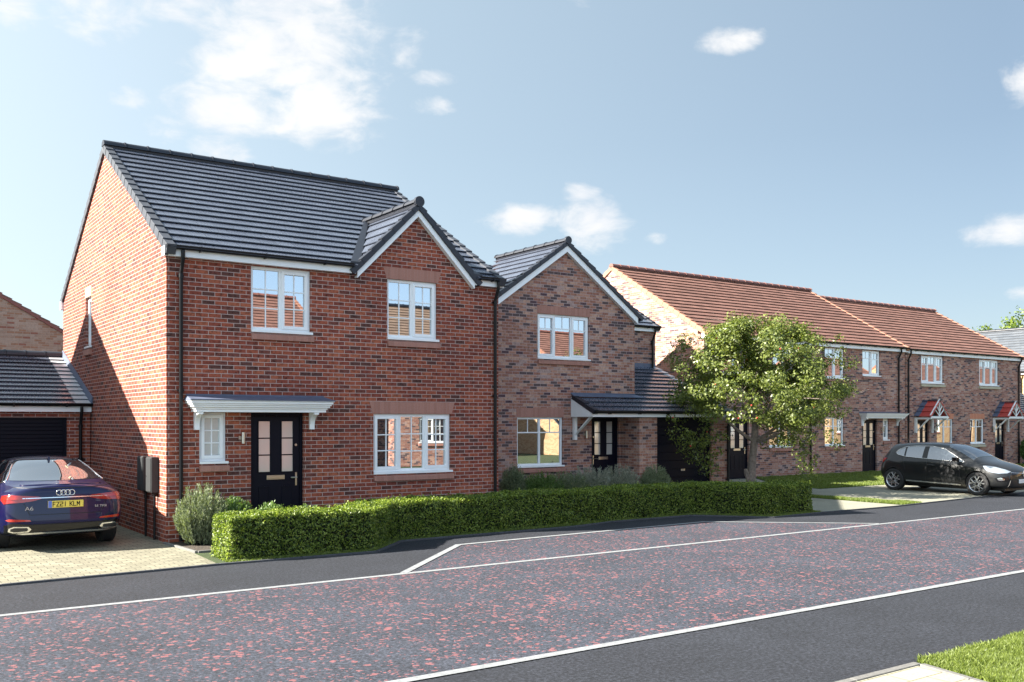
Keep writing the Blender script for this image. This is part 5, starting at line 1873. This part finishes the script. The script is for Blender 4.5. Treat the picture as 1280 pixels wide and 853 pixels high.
for a, b in zip(HF[:-1], HF[1:]):
    seg_side(a, b, 4300, HT)
seg_side(HF[-1], HB[0], 4300, HT)
seg_side(HB[-1], HF[0], 4300, HT)
for a, b in zip(HB[:-1], HB[1:]):
    seg_side(a, b, 1500, HT)
hb_ = list(reversed(HB))
for i in range(6):
    a0, a1 = np.array(HF[i]), np.array(HF[i + 1])
    b0, b1 = np.array(hb_[i]), np.array(hb_[i + 1])
    area = np.linalg.norm(a1 - a0) * 0.75
    n = int(area * 5200)
    u = rng.random(n)[:, None]; v = rng.random(n)[:, None]
    p = (a0 * (1 - u) + a1 * u) * (1 - v) + (b0 * (1 - u) + b1 * u) * v
    edge = np.minimum(v, 1 - v)[:, 0] * 0.75
    z = HT - np.maximum(0, 0.07 - edge) ** 1 * 0.5 + 0.018 * np.sin(p[:, 0] * 6) * np.sin(p[:, 1] * 9) + 0.012 * np.sin(p[:, 0] * 17) - rng.exponential(0.025, n) + 0.02
    z += (rng.random(n) < 0.05) * rng.random(n) * 0.06 + 0.014 * np.sin(p[:, 0] * 2.3 + 1.0)
    hedge_pts.append(np.column_stack([p, z]))
    hedge_nrm.append(np.column_stack([np.zeros((n, 2)), np.ones(n)]))
hp = np.concatenate(hedge_pts); hn_ = np.concatenate(hedge_nrm)
hroot = thing('hedge', (11.5, 14.6, 0), 'long low clipped box hedge running along the pavement before the brick houses', 'hedge')
np_mesh('leaves', leaves(hp, hn_, 0.04, 0.024, 0.95), 4, LEAF_H, hroot)
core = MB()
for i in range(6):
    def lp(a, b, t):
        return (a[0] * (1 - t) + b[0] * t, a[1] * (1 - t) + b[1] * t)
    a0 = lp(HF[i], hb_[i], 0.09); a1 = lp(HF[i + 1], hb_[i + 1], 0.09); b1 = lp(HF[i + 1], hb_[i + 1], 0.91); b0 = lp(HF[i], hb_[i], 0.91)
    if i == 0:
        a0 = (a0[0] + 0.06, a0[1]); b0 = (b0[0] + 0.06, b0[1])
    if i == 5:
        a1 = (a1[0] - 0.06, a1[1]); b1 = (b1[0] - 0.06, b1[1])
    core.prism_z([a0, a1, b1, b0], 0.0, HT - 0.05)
core.build('core_block', TWIG, hroot)  # solid dark core added inside the leaves to block light


def shrub(loc, rx, h, n_stem, per, mat, label, L=0.035, W=0.008, name='shrub', flare=1.0, spread=0.5, group=None, core_k=0.55, ry=None):
    ry = ry or rx
    root = thing(name, loc, label, 'shrub', group)
    a = rng.random(n_stem) * 2 * np.pi
    rr = np.sqrt(rng.random(n_stem))
    top = np.column_stack([np.cos(a) * rr * rx * flare, np.sin(a) * rr * ry * flare, h * (0.45 + 0.55 * np.sqrt(np.maximum(0, 1 - rr ** 2))) * rng.uniform(0.68, 1.14, n_stem)])
    bot = np.column_stack([np.cos(a) * rr * rx * 0.45, np.sin(a) * rr * ry * 0.45, np.full(n_stem, 0.0)])
    t = rng.random((n_stem, per)) ** 0.75
    P = bot[:, None, :] * (1 - t[..., None]) + top[:, None, :] * t[..., None]
    P[..., :2] += (t * (1 - t))[..., None] * 0.35 * (top - bot)[:, None, :2]
    d = (top - bot)
    d /= np.linalg.norm(d, axis=1, keepdims=True)
    P = P.reshape(-1, 3) + rng.normal(0, 0.012, (n_stem * per, 3))
    dirs = np.repeat(d, per, axis=0) + rng.normal(0, spread, (n_stem * per, 3))
    dirs /= np.linalg.norm(dirs, axis=1, keepdims=True)
    side = np.cross(dirs, rng.normal(0, 1, dirs.shape))
    side /= np.linalg.norm(side, axis=1, keepdims=True)
    l = L * rng.uniform(0.7, 1.3, (len(P), 1))
    w = W * rng.uniform(0.7, 1.2, (len(P), 1))
    v = np.empty((len(P), 4, 3))
    v[:, 0] = P
    v[:, 1] = P + dirs * l * 0.5 + side * w * 0.5
    v[:, 2] = P + dirs * l
    v[:, 3] = P + dirs * l * 0.5 - side * w * 0.5
    v = v.reshape(-1, 3) + np.array(loc)
    v[:, 2] = np.maximum(v[:, 2], 0.012)
    np_mesh('leaves', v, 4, mat, root)
    st = MB()
    for k in range(min(n_stem, 60)):
        b0 = bot[k] + np.array(loc); t0 = bot[k] * 0.2 + top[k] * 0.8 + np.array(loc)
        st.tube([tuple(b0), tuple((b0 + t0) / 2 + np.array([0, 0, 0.02])), tuple(t0)], [0.008, 0.006, 0.003], 4)
    st.build('stems', TWIG, root)
    return root


shrub((4.98, 16.2, 0.014), 0.46, 0.9, 150, 150, LEAF_R, 'tall grey-green rosemary bush at the front corner of the nearest house, below the downpipe', 0.055, 0.012, spread=0.38)
shrub((5.55, 16.2, 0.014), 0.36, 0.70, 260, 70, LEAF_G, 'fresh green shrub under the small narrow window', 0.05, 0.024, spread=0.9)
shrub((6.0, 15.75, 0.014), 0.36, 0.62, 240, 70, LEAF_G, 'fresh green shrub behind the hedge just left of the front door step', 0.05, 0.024, spread=0.9)
shrub((6.6, 15.55, 0.014), 0.34, 0.56, 220, 70, LEAF_G, 'low green shrub showing above the hedge before the nearest front door', 0.045, 0.022, spread=0.9)
shrub((13.75, 19.5, 0.014), 0.34, 0.92, 260, 70, LEAF_R, 'dark narrow bush in the corner between the two nearest houses', 0.05, 0.012)
shrub((14.5, 19.4, 0.014), 0.62, 0.7, 260, 70, LEAF_G, 'low green shrub under the left edge of the ground floor window of the gabled house', 0.05, 0.02)
shrub((15.3, 19.35, 0.014), 0.62, 0.74, 150, 110, LEAF_R, 'grey-green shrub under the middle of the ground floor window of the gabled house', 0.05, 0.014)
shrub((16.1, 19.3, 0.014), 0.62, 0.84, 190, 120, LEAF_L, 'silvery lavender clump between the ground floor window and the front door of the gabled house', 0.06, 0.011)
shrub((16.95, 19.2, 0.014), 0.6, 0.84, 190, 120, LEAF_L, 'silvery lavender clump in front of the front door of the gabled house', 0.06, 0.011)
shrub((17.95, 18.85, 0.014), 0.42, 0.82, 360, 70, LEAF_R, 'round grey-green bush before the brick pier left of the navy garage door', 0.05, 0.011)
shrub((46.6, 22.8, 0.014), 0.8, 1.35, 320, 80, LEAF_G, 'leafy bush at the far right beside the end of the porch house', 0.09, 0.05, spread=1.0)

# ---- tree
troot = thing('leafy_tree', (21.35, 18.5, 0.0), 'small broad leafy tree with crooked trunk and red fruit behind the hedge', 'tree')
tb = np.array([21.35, 18.5, 0.0])
CX, CY, CZ = 21.0, 17.9, 3.05
RXc, RYc, RZc = 2.45, 2.35, 1.85
trk = MB()
tips = []
trunk_path = [(0, 0, 0), (0.02, 0, 0.35), (0.12, 0.02, 1.0), (0.16, -0.02, 1.5), (0.22, 0.0, 2.0), (0.12, 0.05, 2.6), (-0.15, 0.05, 3.1)]
T0 = [Vector(tb) + Vector(p) for p in trunk_path]
trk.tube([tuple(p) for p in T0], [0.2, 0.135, 0.115, 0.105, 0.095, 0.075, 0.06], 12)
trk.tube([tuple(T0[0] + Vector((-0.02, 0, 0.3))), tuple(T0[0] + Vector((-0.2, -0.03, 0.62))), tuple(T0[0] + Vector((-0.22, -0.03, 0.72)))], [0.08, 0.07, 0.05], 8)
trk.tube([tuple(T0[0] + Vector((0.05, -0.05, 0.2))), tuple(T0[0] + Vector((0.28, -0.1, 0.03)))], [0.09, 0.04], 8)
random.seed(21)


def limb(p, d, L, r, depth):
    pts = [p]
    q = Vector(p)
    dd = d.normalized()
    n = 4
    for i in range(n):
        dd = (dd + Vector((random.gauss(0, .16), random.gauss(0, .16), random.gauss(0.02, .12)))).normalized()
        q = q + dd * (L / n)
        pts.append(q.copy())
    rs = [r * (1 - 0.6 * i / n) for i in range(n + 1)]
    trk.tube([tuple(x) for x in pts], rs, 8 if depth < 2 else 5)
    if depth >= 3:
        tips.append(pts[-1]); tips.append(pts[-2]); tips.append(pts[-3])
        return
    if depth == 2:
        tips.append(pts[-1])
    k = random.choice([3, 4]) if depth < 2 else 3
    for j in range(k):
        i = n - j // 2 if j < 2 else random.randint(1, n)
        a = random.uniform(0, 2 * math.pi)
        perp = Vector((math.cos(a), math.sin(a), random.uniform(-0.3, 0.6)))
        nd = (dd * 0.75 + perp * 0.8).normalized()
        limb(pts[i], nd, L * random.uniform(0.6, 0.85), rs[i] * 0.75, depth + 1)


for (i, d, L, r) in [(3, (-0.8, 0.1, 0.5), 1.4, 0.06), (3, (0.75, -0.6, 0.4), 1.5, 0.06), (4, (0.8, -0.2, 0.5), 1.4, 0.055), (4, (-0.7, -0.5, 0.5), 1.4, 0.05), (5, (-0.2, 0.3, 0.9), 1.0, 0.05),
                     (5, (0.4, -0.6, 0.8), 1.3, 0.05), (6, (-0.6, 0.1, 0.8), 1.2, 0.045), (6, (0.5, 0.2, 0.9), 1.2, 0.045), (4, (0.1, -0.9, 0.35), 1.5, 0.05), (3, (0.1, -0.9, 0.3), 1.4, 0.05)]:
    limb(T0[i], Vector(d), L, r, 1)
trk.build('trunk', BARK, troot, smooth='auto')
tp = np.array([list(t) for t in tips])
print('tips', len(tp), tp.min(0), tp.max(0))
# clumps: branch tips pulled into the crown ellipsoid plus shell clumps
rel = (tp - np.array([CX, CY, CZ])) / np.array([RXc, RYc, RZc])
nrm = np.linalg.norm(rel, axis=1, keepdims=True)
rel = np.where(nrm > 0.95, rel / nrm * 0.95, rel)
cl = rel
extra = rng.normal(0, 1, (235, 3)); extra /= np.linalg.norm(extra, axis=1, keepdims=True)
extra *= rng.uniform(0.68, 1.04, (235, 1))
lob = 1 + 0.13 * np.sin(extra[:, :1] * 5 + 1) * np.cos(extra[:, 2:3] * 4 + 0.5) + 0.08 * np.sin(extra[:, 1:2] * 9)
extra *= lob
cl = np.concatenate([cl, extra])
cw = cl * np.array([RXc, RYc, RZc]) + np.array([CX, CY, CZ])
# flatter underside with hanging sprays at left and right, open in the middle
keep = (cw[:, 2] > 1.95) | ((np.abs((cw[:, 0] - CX) * 0.8 - (cw[:, 1] - CY) * 0.58 + 0.25) > 0.7) & (cw[:, 2] > 1.2))
cw = cw[keep]
hang = np.array([[-2.3, 0.3, -1.3], [-2.1, 0.3, -1.65], [-1.9, 0.4, -1.95], [-2.45, 0.2, -0.9], [-2.0, 0.3, -1.4], [-1.7, 0.3, -1.6], [-1.5, 0.3, -2.0], [-1.45, 0.3, -2.3], [-1.25, 0.4, -1.8],
                 [-2.4, 0.2, -0.3], [-2.3, 0.2, 0.6], [1.2, 0.3, -1.6], [1.3, 0.3, -2.0], [1.25, 0.3, -2.35], [1.1, 0.3, -1.8], [1.9, 0.2, -1.3], [2.1, 0.2, -1.6], [2.2, 0.2, -0.8], [-1.35, 0, 1.4], [-1.4, 0, 1.65],
                 [0.1, 0.2, 1.85], [0.45, 0.1, 1.8], [2.45, 0, 0.6], [2.5, 0, -0.1], [1.4, 0, 1.4], [1.7, 0, 1.2]])
hang = np.column_stack([hang[:, 0] * 0.818 - hang[:, 1] * 0.575, -hang[:, 0] * 0.575 - hang[:, 1] * 0.818, hang[:, 2]]) + np.array([CX, CY, CZ])
cw = np.concatenate([cw, hang])
sz = rng.uniform(0.16, 0.36, len(cw))
num = (sz ** 2 * 1300).astype(int)
idx = np.repeat(np.arange(len(cw)), num)
d_ = rng.normal(0, 1, (len(idx), 3)); d_ /= np.linalg.norm(d_, axis=1, keepdims=True)
d_ *= rng.uniform(0.25, 1.0, (len(idx), 1)) ** 0.6
pos = cw[idx] + d_ * sz[idx][:, None] * np.array([1.15, 1.15, 0.8])
out_n = (pos - np.array([CX, CY, CZ])) / np.array([RXc, RYc, RZc])
print('tree leaves', len(pos))
np_mesh('crown', leaves(pos, out_n * 0.6 + d_ * 0.6 + np.array([0, 0, 0.3]), 0.088, 0.05, 0.6, 0.35), 4, LEAF_T, troot)
fm_ = MB()
APPLE = plain('red_fruit', (0.45, 0.035, 0.02), 0.4)
for k in range(46):
    p = pos[rng.integers(len(pos))] + rng.normal(0, 0.04, 3)
    r = 0.024
    vs, fs = [], []
    if k == 0:
        for i in range(5):
            for j in range(8):
                t = math.pi * (i) / 4; a = 2 * math.pi * j / 8
                vs.append((math.sin(t) * math.cos(a) * r, math.sin(t) * math.sin(a) * r, math.cos(t) * r))
        for i in range(4):
            for j in range(8):
                fs.append((i * 8 + j, i * 8 + (j + 1) % 8, (i + 1) * 8 + (j + 1) % 8, (i + 1) * 8 + j))
        fm_.add(vs, fs)
        fme = fm_.mesh('fruit', smooth=True)
        fme.materials.append(APPLE)
    o = bpy.data.objects.new('fruit', fme)
    col.objects.link(o)
    o.parent = troot
    o.location = Vector(p) - Vector(tb)


def far_tree(loc, rx, h, n, label, seed):
    root = thing('leafy_tree', loc, label, 'tree')
    t = MB()
    t.tube([loc, (loc[0] + 0.1, loc[1], loc[2] + h * 0.35), (loc[0], loc[1], h * 0.75)], [0.28, 0.2, 0.08], 8)
    g2 = np.random.default_rng(seed)
    for k in range(9):
        a = g2.random() * 6.28
        z0 = h * (0.3 + 0.04 * k)
        t.tube([(loc[0], loc[1], z0), (loc[0] + math.cos(a) * rx * 0.35, loc[1] + math.sin(a) * rx * 0.35, z0 + h * 0.12), (loc[0] + math.cos(a) * rx * 0.75, loc[1] + math.sin(a) * rx * 0.75, z0 + h * 0.22)], [0.1, 0.06, 0.03], 6)
    t.build('trunk', BARK, root)
    c = g2.normal(0, 1, (160, 3)); c /= np.linalg.norm(c, axis=1, keepdims=True); c *= g2.uniform(0.45, 1.0, (160, 1))
    c = c * np.array([rx, rx, h * 0.34]) + np.array([loc[0], loc[1], h * 0.66])
    idx = np.repeat(np.arange(160), n // 160)
    d = g2.normal(0, 1, (len(idx), 3)); d /= np.linalg.norm(d, axis=1, keepdims=True); d *= g2.uniform(0.3, 1, (len(idx), 1))
    p = c[idx] + d * rx * 0.2
    np_mesh('crown', leaves(p, d + np.array([0, 0, 0.4]), 0.22, 0.13, 0.5), 4, LEAF_H, root)


far_tree((68.9, 35.6, 0.0), 3.3, 10.0, 9000, 'dark green tree crown showing above the pale grey roof at the right edge', 5)


# ---- grass
def grass(name, poly, dens, h, label=None, wind=0.35, bw=0.006, clumps=0.0):
    P = np.array(poly)
    lo, hi = P.min(0), P.max(0)
    n = int((hi - lo).prod() * dens)
    q = lo + rng.random((n, 2)) * (hi - lo)
    ins = np.zeros(n, bool)
    j = len(P) - 1
    for i in range(len(P)):
        xi, yi = P[i]; xj, yj = P[j]
        c = ((yi > q[:, 1]) != (yj > q[:, 1])) & (q[:, 0] < (xj - xi) * (q[:, 1] - yi) / (yj - yi + 1e-12) + xi)
        ins ^= c
        j = i
    q = q[ins]
    n = len(q)
    hh = h * rng.uniform(0.5, 1.2, n) * (1 + 0.25 * np.sin(q[:, 0] * 7.3) * np.sin(q[:, 1] * 6.1))
    a = rng.random(n) * 2 * np.pi
    w = bw * rng.uniform(0.6, 1.3, n)
    lean = rng.normal(0, wind, (n, 2)) * hh[:, None]
    v = np.empty((n, 4, 3))
    dx = np.column_stack([np.cos(a), np.sin(a)]) * w[:, None]
    v[:, 0, :2] = q - dx; v[:, 1, :2] = q + dx
    v[:, 2, :2] = q + dx * 0.55 + lean * 0.45; v[:, 3, :2] = q - dx * 0.15 + lean
    v[:, 0, 2] = v[:, 1, 2] = 0.0
    v[:, 2, 2] = hh * 0.62; v[:, 3, 2] = hh
    v[..., 2] += 0.008
    o = np_mesh(name, v.reshape(-1, 3), 4, GRASS)
    tag(o, label or 'short lawn grass', 'grass', kind='stuff')
    return o


grass('grass', [(7.56, 4.72), (7.47, 4.14), (7.2, 3.0), (12.5, 3.0), (12.5, 4.68), (9.5, 4.72)], 26000, 0.055, 'bright short grass in the near right corner beside the slab path')
grass('grass', [(12.5, 3.0), (22.0, 3.0), (22.0, 4.68), (12.5, 4.68)], 5000, 0.055, 'bright short grass of the near verge running on to the right')
grass('grass', [(27.35, 23.4), (25.2, 20.7), (24.55, 18.55), (34.0, 18.5), (46.0, 18.6), (46.0, 23.4)], 1500, 0.07, 'lawn against the wall of the long terracotta roofed house', bw=0.012)
grass('grass', [(21.62, 13.75), (22.4, 13.82), (22.0, 16.6), (21.9, 19.3), (21.55, 19.3)], 7000, 0.06, 'narrow grass strip between the two pale driveways right of the hedge', bw=0.009)
grass('grass', [(4.66, 13.8), (6.99, 13.7), (7.05, 13.95), (4.66, 14.05)], 9000, 0.045, 'thin grass margin at the foot of the left end of the hedge')
grass('grass', [(6.95, 13.7), (7.93, 14.65), (12.9, 14.98), (15.4, 14.98), (16.45, 13.65), (18.3, 13.75), (18.42, 14.6), (18.25, 14.3), (16.6, 14.0), (15.7, 15.15), (12.9, 15.12), (7.8, 14.82), (6.95, 13.95)], 7000, 0.045,
      'thin grass margin along the foot of the middle and right part of the hedge')


# ================================================================= camera, light, sky
cam = bpy.data.cameras.new('camera')
cam.sensor_width = 36.0
cam.lens = 1195.0 / 1280 * 36
cam.shift_y = 100.0 / 1280
cam.clip_start = 0.05
cam.clip_end = 3000
co = bpy.data.objects.new('camera', cam)
col.objects.link(co)
co.location = (0, 0, 2.09)
HEAD = math.atan(840.0 / 1195.0)
co.rotation_euler = (math.pi / 2, 0, -HEAD)
scene.camera = co

EL = R(32.0)
PHI = R(20.0)                     # sun stands left and slightly behind the house fronts
to_sun = Vector((-math.cos(EL) * math.cos(PHI), math.cos(EL) * math.sin(PHI), math.sin(EL)))
sl = bpy.data.lights.new('sun', 'SUN')
sl.energy = SUN_E
sl.angle = R(0.5)
sl.color = (1.0, 0.93, 0.82)
so = bpy.data.objects.new('sun', sl)
col.objects.link(so)
so.rotation_euler = to_sun.to_track_quat('Z', 'Y').to_euler()

w = bpy.data.worlds.new('World')
scene.world = w
w.use_nodes = True
g = NT(w.node_tree)
bg = w.node_tree.nodes['Background']
sky = g.n('ShaderNodeTexSky')
sky.sky_type = 'NISHITA'
sky.sun_disc = False
sky.sun_elevation = EL
sky.sun_rotation = math.atan2(to_sun.x, to_sun.y)
sky.altitude = 50
sky.air_density = 1.0
sky.dust_density = 0.7
sky.ozone_density = 1.3
tc = g.n('ShaderNodeTexCoord').outputs['Generated']
nv = g.n('ShaderNodeVectorMath', {'operation': 'NORMALIZE'}, i0=tc).outputs[0]
sp = g.n('ShaderNodeSeparateXYZ', i0=nv)
az = g.math('MULTIPLY', g.math('ARCTAN2', sp.outputs[0], sp.outputs[1]), 180 / math.pi)
el = g.math('MULTIPLY', g.math('ARCSINE', sp.outputs[2]), 180 / math.pi)
CL = [(21.6, 20.6, 6.2, 3.6, 1.25), (19.0, 17.2, 5.2, 1.6, 0.9), (23.8, 17.8, 4.8, 2.4, 1.1), (18.3, 15.3, 2.2, 1.0, 0.75), (24.5, 22.5, 4.0, 2.0, 1.0), (30.1, 18.2, 1.6, 0.65, 0.8), (29.0, 21.2, 1.3, 1.3, 0.75), (30.5, 19.7, 1.5, 0.6, 0.7),
      (7.5, 20.9, 1.8, 1.0, 0.9), (11.3, 21.4, 3.0, 1.3, 0.85), (15.6, 22.6, 3.0, 1.3, 0.85), (13.4, 17.5, 1.6, 0.6, 0.5), (15.3, 16.2, 1.3, 1.0, 0.6),
      (35.8, 11.9, 2.7, 1.1, 1.05), (40.0, 11.7, 2.6, 1.8, 1.2), (39.3, 13.3, 1.4, 0.7, 0.8), (48.0, 21.3, 1.9, 0.75, 0.95), (63.5, 17.4, 1.5, 1.6, 1.0), (62.6, 10.0, 2.5, 1.1, 1.2), (43.8, 10.7, 0.8, 0.4, 0.6),
      (63.5, 6.7, 1.2, 0.5, 0.7), (38.0, 23.9, 2.5, 0.8, 0.5),
      # clouds outside the frame, seen by reflections and the side views
      (-20, 18, 9, 3, 1.0), (-45, 30, 12, 5, 1.0), (90, 14, 7, 2.4, 0.9), (120, 24, 10, 4, 1.0), (150, 12, 6, 2, 0.9), (175, 35, 12, 5, 0.8), (-80, 12, 8, 2, 0.8), (80, 40, 10, 5, 0.8), (-120, 25, 12, 5, 0.9)]
mask = None
for (a0, e0, wa, we, st) in CL:
    da = g.math('DIVIDE', g.math('SUBTRACT', az, a0), wa)
    de = g.math('DIVIDE', g.math('SUBTRACT', el, e0), we)
    r2 = g.math('ADD', g.math('MULTIPLY', da, da), g.math('MULTIPLY', de, de))
    k = g.math('MULTIPLY', g.math('SUBTRACT', 1.0, r2), st)
    mask = k if mask is None else g.math('MAXIMUM', mask, k)
mask = g.math('MAXIMUM', mask, -1.0)
mp = g.n('ShaderNodeMapping', Vector=nv)
mp.inputs['Scale'].default_value = (1, 1, 1.9)
nz = g.n('ShaderNodeTexNoise', Vector=mp.outputs[0], Scale=19.0, Detail=9.0, Roughness=0.6, Distortion=0.3)
nz2 = g.n('ShaderNodeTexNoise', Vector=mp.outputs[0], Scale=7.0, Detail=4.0, Roughness=0.6)
nn = g.math('ADD', g.math('MULTIPLY', g.math('SUBTRACT', nz.outputs['Fac'], 0.5), 4.4), g.math('MULTIPLY', g.math('SUBTRACT', nz2.outputs['Fac'], 0.5), 2.2))
cv = g.math('ADD', g.math('MULTIPLY', mask, 1.35), nn)
mr = g.n('ShaderNodeMapRange', {'interpolation_type': 'SMOOTHSTEP'}, i0=cv)
mr.inputs['From Min'].default_value = 0.0
mr.inputs['From Max'].default_value = 1.9
cl_ = g.math('MULTIPLY', mr.outputs[0], 0.95)
shade = g.ramp(nz2.outputs['Fac'], [(0.3, (0.86, 0.88, 0.92)), (0.7, (1.0, 0.99, 0.97))])
cloudc = g.mix(1.0, shade, (CLOUD_V,) * 3, 'MULTIPLY')
# clear air: the physical sky, evened out towards a pale milky blue that whitens on the sun side
dsun = g.math('ABSOLUTE', g.math('SUBTRACT', az, -70.0))
side = g.math('DIVIDE', g.math('SUBTRACT', dsun, 72.0), 60.0, clamp=True)
air = g.mix(1.0, g.ramp(side, [(0.0, (0.66, 0.76, 0.8)), (0.45, (0.41, 0.51, 0.575)), (1.0, (0.25, 0.33, 0.41))]), (5.0,) * 3, 'MULTIPLY')
low = g.math('SUBTRACT', 1.0, g.math('DIVIDE', g.math('MAXIMUM', el, 0.0), 16.0), clamp=True)
air = g.mix(g.math('MULTIPLY', low, 0.35), air, (2.8, 3.35, 3.65))
skyc = g.mix(0.78, sky.outputs[0], air)
fin = g.mix(cl_, skyc, cloudc)
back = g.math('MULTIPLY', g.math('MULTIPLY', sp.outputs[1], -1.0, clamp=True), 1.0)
fin = g.mix(back, fin, g.mix(1.0, fin, (1.85, 1.98, 2.15), 'MULTIPLY'))  # sky behind the camera boosted, added to lift the shaded house fronts
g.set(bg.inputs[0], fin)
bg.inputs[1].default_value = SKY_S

scene.view_settings.view_transform = 'Standard'
scene.view_settings.look = 'None'
scene.view_settings.exposure = EXPO
scene.view_settings.gamma = 1.0
scene.render.engine = 'CYCLES'
scene.cycles.max_bounces = 6
scene.cycles.glossy_bounces = 4
scene.cycles.transmission_bounces = 3
scene.cycles.diffuse_bounces = 3
scene.cycles.sample_clamp_indirect = 6.0
scene.cycles.use_denoising = True
